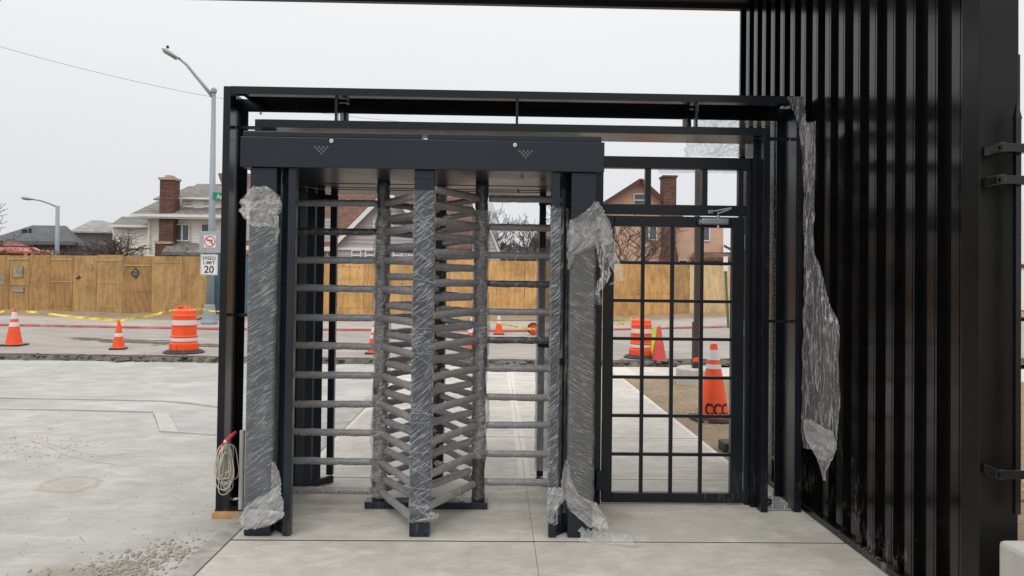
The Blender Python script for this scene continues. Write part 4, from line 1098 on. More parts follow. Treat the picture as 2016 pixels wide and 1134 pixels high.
# green channel post with sign seen edge-on
g = G(1434, 646, .085)
gp = thing('sign_post', 'leaning green channel post carrying a sign seen nearly edge-on', 'sign post', (g.x, g.y, .145))
mb = MB(); tp = W(1427, 505, g.y); mb.bar((g.x, g.y, .085), (tp.x, g.y, tp.z), .09, .05); part('post', mb, M['greenpost'], gp)
a = W(1424, 505, g.y-.06); b = W(1432, 534, g.y-.06)
part('sign', MB().box(a.x, b.x, g.y-.1, g.y-.06, b.z, a.z), M['white'], gp)

# ------------------------------------------------------------------ street lamp with signs
def strl(px, pybase, z, pts_px, label, r0, headsize):
    pass
lp = G(412, 638, .085); Yl = lp.y
sl = thing('street_lamp', 'tall grey street lamp with a curved arm and two traffic signs', 'street lamp', (lp.x, Yl, .145))
top = W(421, 182, Yl)
def P3(px, py, d=None): v = W(px, py, d or Yl); return (v.x, v.y, v.z)
mb = MB(); b0 = W(413, 645, Yl); b1 = W(413, 608, Yl)
part('base', MB().lathe([(.24, .084), (.25, .14), (.22, .22), (.155, .62), (.14, .66)], (lp.x, Yl, 0), 8), M['lampgrey'], sl, bevel=.01)
mb = MB(); mb.tube([(lp.x, Yl, .66), (lp.x+.02, Yl, 2.5), tuple(top)], [.115, .10, .058], 16); part('pole', mb, M['lampgrey'], sl, smooth=True)
mb = MB(); mb.lathe([(.085, 0), (.085, .09), (.04, .14)], tuple(top), 12); part('cap', mb, M['lampgrey'], sl)
mb = MB(); mb.tube([P3(420, 192), P3(400, 167), P3(384, 148), P3(368, 128), P3(355, 117)], [.055, .05, .045, .04, .035], 8); part('arm', mb, M['lampgrey'], sl, smooth=True)
def lamphead(A, B, wd, par):
    A, B = Vector(A), Vector(B); d = B-A; mb = MB()
    def fn(u, v):
        s = v; wf = (.45+.55*min(1, s*2.2))*(1-.6*max(0, s-.8)/.2); th = 2*math.pi*u
        return A+d*s+Vector((0, math.cos(th)*wd*wf, math.sin(th)*wd*.42*wf))
    mb.grid(fn, 14, 10); o = part('lamp_head', mb, M['lampgrey'], par, smooth=True)
    return o
lh = lamphead(P3(354, 116), P3(320, 97), .17, sl)
mb = MB(); q = P3(330, 95); mb.lathe([(.04, 0), (.04, .07)], q, 10); part('photocell', mb, M['signblack'], lh)
mb = MB(); q1 = Vector(P3(345, 113.5)); q2 = Vector(P3(324, 101)); mb.bar(q1-Vector((0, 0, .04)), q2-Vector((0, 0, .04)), .22, .03); part('lens', mb, simple('lamp_lens', (.25, .2, .15), .3), lh)
SY = Yl-.16
a = W(393, 455, SY); b = W(434, 498, SY)
brd = part('backing_board', MB().box(a.x, b.x, SY, SY+.02, b.z, a.z), M['signgrey'], sl, bevel=.004)
a = W(402, 463.5, SY); b = W(425, 487.5, SY)
sp_ = part('turn_sign', MB().box(a.x, b.x, SY-.012, SY-.002, b.z, a.z), M['white'], sl)
cxs, czs = (a.x+b.x)/2, (a.z+b.z)/2; rs_ = (b.x-a.x)*.47
mb = MB(); n = 40
for k in range(n):
    a0, a1 = 2*math.pi*k/n, 2*math.pi*(k+1)/n; yy = SY-.0135
    mb.quad((cxs+rs_*math.cos(a0), yy, czs+rs_*math.sin(a0)), (cxs+rs_*math.cos(a1), yy, czs+rs_*math.sin(a1)), (cxs+rs_*.82*math.cos(a1), yy, czs+rs_*.82*math.sin(a1)), (cxs+rs_*.82*math.cos(a0), yy, czs+rs_*.82*math.sin(a0)))
mb.obox((cxs, SY-.014, czs), (rs_*1.75, .001, rs_*.17), 0, 0, R(42))
part('red_ring', mb, M['signred'], sp_)
mb = MB(); u_ = rs_*.15
mb.box(cxs+rs_*.28, cxs+rs_*.46, SY-.0132, SY-.0122, czs-rs_*.5, czs+rs_*.32)
mb.box(cxs-rs_*.30, cxs+rs_*.28, SY-.0132, SY-.0122, czs+rs_*.14, czs+rs_*.32)
mb.poly([(cxs-rs_*.62, SY-.0132, czs+rs_*.23), (cxs-rs_*.28, SY-.0132, czs+rs_*.0), (cxs-rs_*.28, SY-.0132, czs+rs_*.46)])
part('arrow', mb, M['signblack'], sp_)
a = W(395, 500.5, SY); b = W(428.5, 542, SY)
spd = part('speed_sign', MB().box(a.x, b.x, SY-.006, SY, b.z, a.z), M['white'], sl, bevel=.003)
cx_, cz_, w_, h_ = (a.x+b.x)/2, (a.z+b.z)/2, b.x-a.x, a.z-b.z
rotx = Matrix.Rotation(R(90), 4, 'X')
text_mesh('words', 'SPEED\nLIMIT', h_*.225, M['signblack'], Matrix.Translation((cx_, SY-.008, cz_+h_*.20)) @ rotx, spd, .0008, space=1.08)
text_mesh('digits', '20', h_*.48, M['signblack'], Matrix.Translation((cx_, SY-.008, cz_-h_*.24)) @ rotx, spd, .0008)
mb = MB(); e = .012; yy = SY-.0072
for x0, x1, z0, z1 in ((a.x+e, b.x-e, a.z-e-.008, a.z-e), (a.x+e, b.x-e, b.z+e, b.z+e+.008), (a.x+e, a.x+e+.008, b.z+e+.008, a.z-e-.008), (b.x-e-.008, b.x-e, b.z+e+.008, a.z-e-.008)):
    mb.box(x0, x1, yy, yy+.001, z0, z1)
part('border', mb, M['signblack'], spd)
# green street-name blade
a = W(422, 378, Yl); gb = part('name_blade', MB().obox((a.x+.20, Yl+.28, W(430, 386, Yl).z), (.86, .02, .21), R(62)), M['green'], sl)
Mt = Matrix.Translation((a.x+.20+.014*.88, Yl+.28-.014*.47, W(430, 387, Yl).z)) @ Matrix.Rotation(R(62), 4, 'Z') @ rotx
text_mesh('words', 'Atlantic', .20, M['white'], Mt, gb, .002)
# small distant lamp
Y2 = 30
l2b = W(112, 505, Y2)
sl2 = thing('street_lamp', 'small distant grey street lamp behind the plywood, arm reaching left', 'street lamp', (l2b.x, Y2, .16))
def Q3(px, py): v = W(px, py, Y2); return (v.x, v.y, v.z)
mb = MB(); b_ = W(112, 560, Y2); mb.tube([(b_.x, Y2, .16), Q3(113.5, 405)], [.10, .07], 12); part('pole', mb, M['lampgrey'], sl2, smooth=True)
mb = MB(); mb.tube([Q3(113.5, 408), Q3(98, 401), Q3(80, 395), Q3(62, 392)], .035, 6); part('arm', mb, M['lampgrey'], sl2, smooth=True)
lamphead(Q3(64, 392.5), Q3(43, 389.5), .16, sl2)

# ------------------------------------------------------------------ overhead wires
def wire(pts, label, r=.012, sag=.3):
    P = [Vector(p) for p in pts]; mb = MB(); ps = []
    for a, b in zip(P, P[1:]):
        for k in range(13):
            f = k/12; q = a.lerp(b, f); q.z -= sag*4*f*(1-f); ps.append(q)
    mb.tube(ps, r, 4); tag(mb.build('overhead_wire', M['signblack']), label, 'wire')
wire([W(-80, 68, 22), W(418, 191, 24), W(900, 248, 30), W(1500, 262, 40)], 'thin wire sloping from upper left behind the lamp to the right', .005, .12)
wire([W(-30, 30, 9), W(14, -12, 8)], 'short bit of wire crossing the top left corner', .004, .0)
wire([W(500, 345, 40), W(700, 372, 44), W(1100, 372, 48)], 'thin wire low above the grey house roofs', .006, .2)

# ------------------------------------------------------------------ plywood hoardings
fl = thing('plywood_hoarding', 'weathered brown plywood hoarding along the far pavement on the left', 'fence', (-13, 24.5, .15))
def interp(xs_, ys_, x):
    for k in range(len(xs_)-1):
        if x <= xs_[k+1] or k == len(xs_)-2:
            f = (x-xs_[k])/(xs_[k+1]-xs_[k]); return ys_[k]+(ys_[k+1]-ys_[k])*f
    return ys_[-1]
def ply_panel(par, px0, px1, Yf, zt, mat, zb=.19, prou=0.0, thick=.018):
    ya, yb = Yf(px0)-prou, Yf(px1)-prou
    A = W(px0, 560, ya); B = W(px1, 560, yb); g = .006
    mb = MB(); d = Vector((B.x-A.x, B.y-A.y, 0)); ln = d.length; d.normalize(); nn = Vector((-d.y, d.x, 0)); g = .011
    a = Vector((A.x, A.y, 0))+d*g; b = Vector((B.x, B.y, 0))-d*g
    zz = zt+random.uniform(-.012, .012)
    def q(p, k, z): return p+nn*(k*thick)+Vector((0, 0, z))
    v = [q(a, 0, zb), q(b, 0, zb), q(b, 1, zb), q(a, 1, zb), q(a, 0, zz), q(b, 0, zz), q(b, 1, zz), q(a, 1, zz)]
    mb.v = v; mb.f = [(0, 1, 5, 4), (1, 2, 6, 5), (2, 3, 7, 6), (3, 0, 4, 7), (4, 5, 6, 7), (3, 2, 1, 0)]
    return part('plywood_panel', mb, mat, par)
YL = lambda px: interp([-400, 0, 410], [28, 26.3, 24.3], px)
edgesL = [-330, -290, -250, -205, -165, -125, -85, -50, -20, 18, 57, 98, 143, 190, 242, 299, 358, 408]
for a, b in zip(edgesL, edgesL[1:]):
    ply_panel(fl, a, b, YL, 2.13+.018*math.sin(a), M['plyold'], prou=random.choice([0, .012, .022]))
def on_panel(par, name, px0, px1, py0, py1, Yf, mat, prou=.04, th=.012):
    A = W(px0, py0, Yf(px0)-prou); B = W(px1, py1, Yf(px1)-prou)
    mb = MB(); mb.box(A.x, B.x, 0, th, B.z, A.z)
    for v in mb.v:
        f = (v.x-A.x)/(B.x-A.x); v.y += A.y+(B.y-A.y)*f
    return part(name, mb, mat, par)
for (a, b, c, d) in ((99, 143, 509, 512), (99, 142, 553, 555.5), (98, 141, 602, 603), (190, 240, 511, 514), (190, 238, 556, 558.5), (188, 238, 602, 605), (245, 297, 521, 524), (18, 56, 508, 511), (18, 55, 559, 561), (245, 297, 572, 573.2), (300, 356, 517, 518)):
    on_panel(fl, 'batten', a, b, c, d, YL, M['batten'])
pz = on_panel(fl, 'diamond_sticker', 257, 277, 537, 538, YL, M['signblack'], .05)
A = W(267, 538, YL(267)-.05); s_ = 10.3*YL(267)/F
D.objects.remove(pz)
mb = MB(); mb.poly([(A.x-s_, A.y, A.z), (A.x, A.y, A.z-s_*1.05), (A.x+s_, A.y, A.z), (A.x, A.y, A.z+s_*1.05)])
dm = simple('dark_sticker', (.035, .03, .03), .6)
ds = part('diamond_sticker', mb, dm, fl)
mb = MB(); mb.box(A.x-s_*.55, A.x+s_*.55, A.y-.004, A.y-.002, A.z-.02, A.z+.01); mb.box(A.x-s_*.25, A.x+s_*.25, A.y-.004, A.y-.002, A.z+.06, A.z+.10); mb.box(A.x-s_*.3, A.x+s_*.3, A.y-.004, A.y-.002, A.z-.07, A.z-.05)
part('faint_print', mb, M['patch'], ds)
for (a, b, c, d) in ((26, 44, 522, 546), (24, 46, 564, 575), (0, 9, 542, 560), (176, 181, 520, 532)):
    on_panel(fl, 'grey_patch', a, b, c, d, YL, M['patch'], .045, .004)
mb = MB()
A = W(155, 546, YL(155)-.04)
mb.poly([(A.x-.14, A.y, A.z-.04), (A.x-.02, A.y, A.z-.07), (A.x+.15, A.y, A.z-.01), (A.x+.05, A.y, A.z+.03), (A.x-.0, A.y, A.z+.09), (A.x-.05, A.y, A.z+.01)])
part('dark_mark', mb, dm, fl)
fb = thing('blue_hoarding', 'teal blue painted hoarding between the two plywood hoardings', 'fence', (-8.5, 24.8, .15))
YB = lambda px: 24.9
for a, b in ((416, 441), (441, 466), (466, 491), (491, 540), (540, 583)):
    ply_panel(fb, a, b, YB, 2.13, M['bluepanel'])
fr = thing('plywood_hoarding', 'honey coloured plywood hoarding behind the turnstile and gate, palest at its right', 'fence', (0, 26, .15))
YR = lambda px: interp([560, 1000, 1210, 1290, 1440, 1900], [25.6, 26.4, 26.9, 28.2, 31.5, 42], px)
edgesR = [583, 612, 664, 716, 745, 790, 838, 885, 930, 977, 1033, 1075, 1120, 1165, 1209, 1236, 1268, 1281, 1327, 1358, 1389, 1427, 1470, 1520, 1580, 1650, 1720, 1800, 1900]
for a, b in zip(edgesR, edgesR[1:]):
    mt = M['plywarm'] if a < 1281 else (M['plyold'] if 1281 <= a < 1350 else M['plypale'])
    if a in (1281,): mt = M['plywarm']
    ply_panel(fr, a, b, YR, 2.17 if a < 1340 else 2.20, mt, prou=random.choice([0, .012, .022]))
for (a, b, c) in ((664, 745, 525), (664, 745, 548), (664, 745, 606), (977, 1033, 571), (1033, 1062, 571), (1281, 1327, 578), (1236, 1268, 578)):
    # rows of knots / footings across a sheet
    mb = MB()
    px = a+3
    while px < b-2:
        A = W(px, c+random.uniform(-1.5, 1.5), YR(px)-.045); rr = random.uniform(.012, .032)
        mb.obox((A.x, A.y, A.z), (rr*1.3, .004, rr), 0, 0, random.uniform(0, 1)); px += random.uniform(4, 8)
    stuff(part('knot_row', mb, M['knot'], fr))
# low earth bank in front of the hoardings
mb = MB()
for Yf, e in ((YL, (-330, 408)), (YB, (416, 583)), (YR, (583, 1900))):
    ps = [e[0]+(e[1]-e[0])*k/30 for k in range(31)]
    for a, b in zip(ps, ps[1:]):
        A = W(a, 600, Yf(a)); B = W(b, 600, Yf(b))
        za = .22+.05*noise.noise(Vector((A.x, 0, 0))); zb = .22+.05*noise.noise(Vector((B.x, 0, 0)))
        mb.quad((A.x, A.y-1.1, .084), (B.x, B.y-1.1, .084), (B.x, B.y-.04, zb), (A.x, A.y-.04, za))
struct(mb.build('earth_bank', M['dirt']))

# ------------------------------------------------------------------ houses
def siding(par, poly, Y, mat, bh=.17, name='wall', back=None):
    """lapped boards filling a convex outline given as (photo x, photo y)"""
    P = [W(a, b, Y) for a, b in poly]; P = [(p.x, p.z) for p in P]
    z0 = min(p[1] for p in P); z1 = max(p[1] for p in P); mb = MB()
    def span(z):
        xs_ = []
        n = len(P)
        for i in range(n):
            (xa, za), (xb, zb) = P[i], P[(i+1) % n]
            if (za-z)*(zb-z) <= 0 and abs(za-zb) > 1e-9: xs_.append(xa+(xb-xa)*(z-za)/(zb-za))
        return (min(xs_), max(xs_)) if len(xs_) > 1 else None
    z = z0
    while z < z1-.01:
        ze = min(z+bh, z1-.001); s0 = span(z+.001); s1 = span(ze-.001)
        if s0 and s1:
            mb.quad((s0[0], Y-.03, z), (s0[1], Y-.03, z), (s1[1], Y, ze), (s1[0], Y, ze))
            mb.quad((s0[0], Y, z), (s0[1], Y, z), (s0[1], Y-.03, z), (s0[0], Y-.03, z))
        z = ze if ze < z1-.002 else z1
    return part(name, mb, mat, par)
def hwindow(par, x0, y0, x1, y1, Y, sash=1, mull=0, frame='white'):
    a = W(x0, y0, Y-.05); b = W(x1, y1, Y-.05); f = .055
    mb = MB(); fm = M[frame]
    mb.box(a.x-f, b.x+f, a.y-.03, a.y+.06, a.z, a.z+f); mb.box(a.x-f, b.x+f, a.y-.03, a.y+.06, b.z-f, b.z)
    mb.box(a.x-f, a.x, a.y-.03, a.y+.06, b.z, a.z); mb.box(b.x, b.x+f, a.y-.03, a.y+.06, b.z, a.z)
    if sash: zc = (a.z+b.z)/2; mb.box(a.x, b.x, a.y-.01, a.y+.04, zc-.025, zc+.025)
    if mull: xc = (a.x+b.x)/2; mb.box(xc-.04, xc+.04, a.y-.012, a.y+.04, b.z, a.z)
    wd = part('window', mb, fm, par)
    part('pane', MB().box(a.x+.001, b.x-.001, a.y+.042, a.y+.05, b.z+.001, a.z-.001), M['paneglass'], wd)
    return wd
def flat(par, name, pts, mat, th=.08):
    """thick slab from world points (roof plane)"""
    P = [Vector(p) for p in pts]; n = len(P); mb = MB(); dn = Vector((0, 0, -th))
    mb.poly(P); mb.poly([p+dn for p in reversed(P)])
    for i in range(n): mb.quad(P[i], P[i]+dn, P[(i+1) % n]+dn, P[(i+1) % n])
    return part(name, mb, mat, par)
def bodybox(par, px0, px1, pyt, Y, depth, mat, name='wall'):
    a = W(px0, pyt, Y); b = W(px1, pyt, Y)
    return part(name, MB().box(a.x, b.x, Y, Y+depth, .16, a.z), mat, par)
# -- white house with brick chimney
HY = 38.0
wh = thing('house', 'white sided two-storey house with grey hip roof and tall brick chimney', 'house', (W(370, 500, HY).x, HY+4, .16))
bodybox(wh, 291, 483, 425, HY+.08, 9, M['siding_w']); siding(wh, [(291, 560), (483, 560), (483, 424), (291, 423)], HY+.07, M['siding_w'], .16)
bodybox(wh, 222, 290, 441, HY+1.1, 6, M['siding_w']); siding(wh, [(222, 560), (291, 560), (291, 441), (222, 441)], HY+1.0, M['siding_w'], .16)
e = lambda px, py, d: W(px, py, d)
EL = W(257, 421, HY-.7); ER = W(500, 425, HY-.7); zE = EL.z
RL = W(372, 366, HY+4.5); RRr = W(452, 366, HY+4.5); zR = RL.z
BL = Vector((EL.x, HY+9.7, zE)); BR = Vector((ER.x, HY+9.7, zE))
ELv = Vector((EL.x, EL.y, zE)); ERv = Vector((ER.x, ER.y, zE)); RLv = Vector((RL.x, RL.y, zR)); RRv = Vector((RRr.x, RRr.y, zR))
rf = flat(wh, 'roof', [ELv, ERv, RRv, RLv], M['shin_grey'])
flat(wh, 'roof', [BL, ELv, RLv], M['shin_grey']); flat(wh, 'roof', [ERv, BR, RRv], M['shin_grey']); flat(wh, 'roof', [BR, BL, RLv, RRv], M['shin_grey'])
part('gutter', MB().box(EL.x, ER.x, EL.y-.06, EL.y-.002, zE-.13, zE+.01), M['white'], wh)
part('eave_board', MB().box(EL.x+.05, ER.x-.05, EL.y, HY+.06, zE-.20, zE-.14), M['white'], wh)
# dormer
DY = HY+.42
dw = bodybox(wh, 359, 470, 391, DY+.05, 3, M['siding_w'], 'dormer_wall')
siding(wh, [(359, 412), (470, 412), (470, 391), (359, 391)], DY, M['siding_w'], .14, 'dormer_siding')
a = W(352, 388.5, DY-.3); b = W(480, 388.5, DY-.3); c = W(385, 372, DY+3.2)
flat(wh, 'dormer_roof', [(a.x, a.y, a.z), (b.x, b.y, a.z), (b.x-.3, DY+3.4, zR+.05), (c.x, DY+3.4, zR+.05)], M['shin_grey'])
part('dormer_gutter', MB().box(a.x, b.x, a.y-.05, a.y-.002, a.z-.09, a.z), M['white'], wh)
flat(wh, 'side_dormer_roof', [tuple(W(302, 391, HY+2)), tuple(W(318, 392, HY+1.6)), tuple(W(340, 384, HY+3.2)), tuple(W(318, 384, HY+3.6))], M['shin_grey'])
hwindow(wh, 365, 393, 378, 406, DY); hwindow(wh, 402, 393, 415, 406, DY)
hwindow(wh, 345, 443, 371, 473, HY, 0, 1); hwindow(wh, 398, 442, 411, 458, HY, 0); hwindow(wh, 250, 449, 264, 467, HY+1)
# wing roof
a = W(217, 442, HY+.6); b = W(292, 442, HY+.6); c = W(240, 426, HY+3.4); d = W(292, 427, HY+3.4)
flat(wh, 'wing_roof', [(a.x, a.y, a.z), (b.x, b.y, a.z), (d.x, d.y, d.z), (c.x, c.y, d.z)], M['shin_grey'])
flat(wh, 'wing_roof', [(a.x, HY+7, a.z), (a.x, a.y, a.z), (c.x, c.y, d.z)], M['shin_grey'])
part('wing_gutter', MB().box(a.x, b.x, a.y-.05, a.y-.002, a.z-.13, a.z), M['white'], wh)
a = W(315, 349, HY-.5); b = W(343, 349, HY-.5); z1 = a.z
ch = part('chimney', MB().box(a.x, b.x, HY-.5, HY+.2, W(328, 500, HY).z-.5, z1-.12), M['brick'], wh)
part('chimney_cap', MB().box(a.x-.07, b.x+.05, HY-.56, HY+.26, z1-.12, z1), M['concap'], ch)
part('chimney_pot', MB().box(a.x+.2, b.x-.2, HY-.4, HY+.1, z1+.001, z1+.13), M['concap'], ch)
a = W(308, 480, HY-.6); b = W(337, 480, HY-.6)
part('chimney_base', MB().box(a.x, b.x, HY-.75, HY-.5, .16, a.z), M['brick'], ch)
part('chimney_shoulder', MB().box(a.x-.03, b.x+.1, HY-.78, HY-.501, a.z+.001, a.z+.12), M['concap'], ch)
a = W(318, 496, HY-2); b = W(400, 497, HY-2); c = W(332, 478, HY-.1); d = W(386, 478, HY-.1)
flat(wh, 'porch_roof', [tuple(a), tuple(b), tuple(d), tuple(c)], M['shin_grey'], .15)
flat(wh, 'porch_roof', [tuple(b), tuple(W(440, 495, HY)), tuple(d)], M['shin_grey'], .15)
mb = MB(); mb.tube([tuple(W(283, 425, HY-.5)), tuple(W(293, 433, HY-.08)), tuple(W(295, 440, HY-.05)), tuple(W(294, 497, HY-.05))], .045, 6); part('downspout', mb, M['white'], wh)
# -- dark low garage
GY = 34.0
ga = thing('garage', 'low dark grey building with a broad charcoal hip roof behind the hoarding', 'building', (W(90, 500, GY).x, GY+3, .16))
bodybox(ga, 20, 205, 480, GY, 1, M['siding_d']); siding(ga, [(20, 560), (212, 560), (212, 478), (20, 478)], GY-.02, M['siding_d'], .2)
zE = W(100, 475, GY-.5).z; zR = W(100, 444, GY+3.5).z
pA = W(-30, 475, GY-.5); pB = W(149, 475, GY-.5); pC = W(64, 444, GY+3.5); pD = W(130, 444, GY+3.5)
flat(ga, 'roof', [(pA.x, pA.y, zE), (pB.x, pB.y, zE), (pD.x, pD.y, zR), (pC.x, pC.y, zR)], M['shin_dark'])
flat(ga, 'roof', [(pB.x, pB.y, zE), (W(176, 475, GY+7.5).x, GY+7.5, zE), (pD.x, pD.y, zR)], M['shin_dark'])
flat(ga, 'roof', [(pA.x, GY+7.5, zE), (pA.x, pA.y, zE), (pC.x, pC.y, zR)], M['shin_dark'])
part('eave_board', MB().box(pA.x, pB.x, GY-.55, GY-.501, zE-.16, zE+.01), M['siding_d'], ga)
for px in (48, 59):
    v = W(px, 456, GY+1.5); mb = MB(); mb.lathe([(.07, -.3), (.07, .15)] if px == 59 else [(.12, -.3), (.12, .08), (.05, .16)], tuple(v), 8); part('roof_vent', mb, M['signblack'], ga)
# -- pale roof behind
PY = 46.0
pr_ = thing('house', 'pale grey hip roofed house showing only its roof above the dark garage', 'house', (W(185, 500, PY).x, PY+3, .16))
zE = W(180, 456, PY).z; zR = W(180, 434, PY+4).z
a = W(135, 456, PY); b = W(228, 456, PY); c = W(180, 434, PY+4); d = W(203, 434, PY+4)
flat(pr_, 'roof', [(a.x, a.y, zE), (b.x, b.y, zE), (d.x, d.y, zR), (c.x, c.y, zR)], M['shin_lite'])
flat(pr_, 'roof', [(b.x, b.y, zE), (b.x, PY+8, zE), (d.x, d.y, zR)], M['shin_lite']); flat(pr_, 'roof', [(a.x, PY+8, zE), (a.x, a.y, zE), (c.x, c.y, zR)], M['shin_lite'])
bodybox(pr_, 140, 224, 456, PY+.3, 7, M['siding_d'])
# -- red roofed porch at the far left
RY = 30.0
rp = thing('porch', 'small red roofed porch with an awning at the left edge', 'porch', (W(20, 500, RY).x, RY+1, .16))
a = W(-60, 484, RY); b = W(57, 484, RY); c = W(-60, 468, RY+2.5); d = W(8, 470, RY+2.5)
flat(rp, 'roof', [(a.x, a.y, b.z), (b.x, b.y, b.z), (d.x, d.y, d.z), (c.x, c.y, d.z)], M['shin_red'], .1)
a = W(-60, 494, RY-.6); b = W(84, 495, RY-.6); c = W(-60, 486, RY); d = W(70, 487, RY)
flat(rp, 'awning', [(a.x, a.y, b.z), (b.x, b.y, b.z), (d.x, d.y, d.z), (c.x, c.y, d.z)], simple('awning_red', (.5, .16, .12), .6), .08)
bodybox(rp, -60, 48, 488, RY+.5, 2, M['stucco'])
for px in (56, 76):
    v = W(px, 496, RY-.5); part('post', MB().box(v.x-.04, v.x+.04, RY-.5, RY-.42, .16, v.z), M['signblack'], rp)
# -- lilac grey house with brown roof
TY = 36.0
th_ = thing('house', 'lilac grey sided house with a red-brown roof and a white edged front gable', 'house', (W(760, 500, TY).x, TY+4, .16))
bodybox(th_, 484, 965, 500, TY+1.2, 9, M['siding_g'])
siding(th_, [(484, 560), (662, 560), (662, 430), (484, 430)], TY+1.1, M['siding_g'], .2)
# front gable
zl = 560
siding(th_, [(660, 560), (870, 560), (870, 478), (762, 378), (660, 478)], TY, M['siding_g'], .2, 'gable_wall')
pk = W(762, 374, TY-.3); gl = W(655, 482, TY-.3); gr = W(874, 482, TY-.3); dep = 5.2
flat(th_, 'gable_roof', [tuple(pk), tuple(gl), (gl.x, gl.y+dep, gl.z), (pk.x, pk.y+dep, pk.z)], M['shin_brown'], .1)
flat(th_, 'gable_roof', [tuple(gr), tuple(pk), (pk.x, pk.y+dep, pk.z), (gr.x, gr.y+dep, gr.z)], M['shin_brown'], .1)
mb = MB(); mb.bar(pk-Vector((0, .06, .08)), gl-Vector((0, .06, .08)), .06, .2); part('rake_board', mb, M['white'], th_)
mb = MB(); mb.bar(pk-Vector((0, .07, .08)), gr-Vector((0, .07, .08)), .06, .2); part('rake_board', mb, M['white'], th_)
# main roof facing the road
e0 = W(482, 430, TY+.8); e1 = W(935, 492, TY+.8); r0 = W(500, 333, TY+6); r1 = W(915, 356, TY+6); zE = W(662, 486, TY+.8).z; zR = W(700, 345, TY+6).z
eL = W(482, 486, TY+.8); eR = W(950, 486, TY+.8)
flat(th_, 'main_roof', [(eL.x, eL.y, zE), (eR.x, eR.y, zE), (r1.x+.1, r1.y, zR), (r0.x-2, r0.y, zR)], M['shin_brown'], .12)
part('eave_trim', MB().box(eL.x, gl.x-.02, eL.y-.08, eL.y-.002, zE-.22, zE), M['white'], th_)
siding(th_, [(930, 560), (985, 560), (985, 498), (955, 420), (930, 470)], TY+.4, M['siding_g'], .2, 'side_wall')
mb = MB(); a = W(985, 500, TY+.3); b = W(953, 415, TY+.3); mb.bar(a, b, .06, .16); part('rake_board', mb, M['white'], th_)
a = W(953, 413, TY+.2); b = W(990, 502, TY+.2); flat(th_, 'side_roof', [tuple(a), (a.x, a.y+6, a.z), (b.x, b.y+6, b.z), tuple(b)], M['shin_brown'], .1)
hwindow(th_, 737, 432, 752, 452, TY, 0); hwindow(th_, 694, 494, 709, 512, TY); hwindow(th_, 721, 494, 736, 512, TY); hwindow(th_, 776, 494, 790, 512, TY); hwindow(th_, 806, 494, 820, 512, TY)
a = W(662, 487, TY-.05); b = W(870, 490, TY-.05); part('band_board', MB().box(a.x, b.x, a.y-.05, a.y+.02, a.z-.12, a.z), M['white'], th_)
a = W(738, 430, TY-.05); mb = MB(); mb.tube([(a.x+.19, a.y-.02, a.z-.02), (a.x+.19, a.y+.03, a.z-.02)], .27, 18); part('arch_top', mb, M['white'], th_)
hwindow(th_, 646, 494, 655, 504, TY+1.1, 0)
a = W(483, 500, TY-1.5); b = W(560, 500, TY-1.5); c = W(500, 482, TY+1); flat(th_, 'porch_roof', [(a.x, a.y, a.z), (b.x, b.y, a.z), (b.x, TY+1, c.z), (c.x, TY+1, c.z)], M['shin_brown'], .15)
# -- red-brown gable peeping left of the turnstile
# -- distant dark row
FYr = 62.0
fr_ = thing('house', 'far dark brown house with a small brick chimney between the bare trees', 'house', (W(1020, 500, FYr).x, FYr, .16))
bodybox(fr_, 968, 1075, 497, FYr, 8, M['farhouse'])
a = W(962, 499, FYr-.5); b = W(1080, 499, FYr-.5); c = W(975, 486, FYr+4); d = W(1060, 486, FYr+4)
flat(fr_, 'roof', [(a.x, a.y, a.z), (b.x, b.y, a.z), (d.x, d.y, d.z), (c.x, c.y, d.z)], M['shin_dark'], .15)
a = W(985, 478, FYr+2); b = W(994, 478, FYr+2); part('chimney', MB().box(a.x, b.x, FYr+2, FYr+2.5, 3, a.z), M['brick'], fr_)
hwindow(fr_, 998, 507, 1014, 514, FYr-.1, 0)
f2_ = thing('house', 'tall dark brown house end seen between the cage and the far trees', 'house', (W(1065, 500, 50).x, 50, .16))
bodybox(f2_, 1052, 1110, 470, 50, 8, M['farhouse'])
a = W(1048, 470, 49.5); b = W(1120, 470, 49.5); c = W(1060, 452, 53); flat(f2_, 'roof', [(a.x, a.y, a.z), (b.x, b.y, a.z), (b.x, 53, c.z), (c.x, 53, c.z)], M['shin_brown'], .15)
# -- peach house
SY_ = 40.0
ph_ = thing('house', 'peach stucco gabled house with brown trim and a brick chimney', 'house', (W(1300, 500, SY_).x, SY_+4, .16))
mb = MB(); pts = [W(a, b, SY_) for a, b in ((1185, 560), (1424, 560), (1424, 447), (1338, 430), (1312, 402), (1262, 356), (1185, 403))]
mb.poly([tuple(p) for p in pts]); q = [p+Vector((0, 8, 0)) for p in pts]
for i in range(len(pts)): mb.quad(pts[i], q[i], q[(i+1) % len(pts)], pts[(i+1) % len(pts)])
part('wall', mb, M['stucco'], ph_)
pk = W(1262, 351, SY_-.4); gl = W(1165, 413, SY_-.4); gr = W(1345, 430, SY_-.4)
gr = W(1342, 424, SY_-.4)
flat(ph_, 'roof', [tuple(pk), tuple(gl), (gl.x, gl.y+9, gl.z), (pk.x, pk.y+9, pk.z)], M['shin_brown'], .14)
flat(ph_, 'roof', [tuple(gr), tuple(pk), (pk.x, pk.y+9, pk.z), (gr.x, gr.y+9, gr.z)], M['shin_brown'], .14)
for s in (gl, gr):
    mb = MB(); mb.bar(pk-Vector((0, .06, .1)), s-Vector((0, .06, .1)), .08, .22); part('rake_board', mb, M['trimbrown'], ph_)
hwindow(ph_, 1249, 383, 1271, 405, SY_, 1); hwindow(ph_, 1371, 447, 1396, 473, SY_, 0, 1); hwindow(ph_, 1264, 447, 1292, 471, SY_, 0, 1)
hwindow(ph_, 1338, 513, 1352, 523, SY_, 0)
a = W(1307, 345, SY_-.6); b = W(1332, 345, SY_-.6)
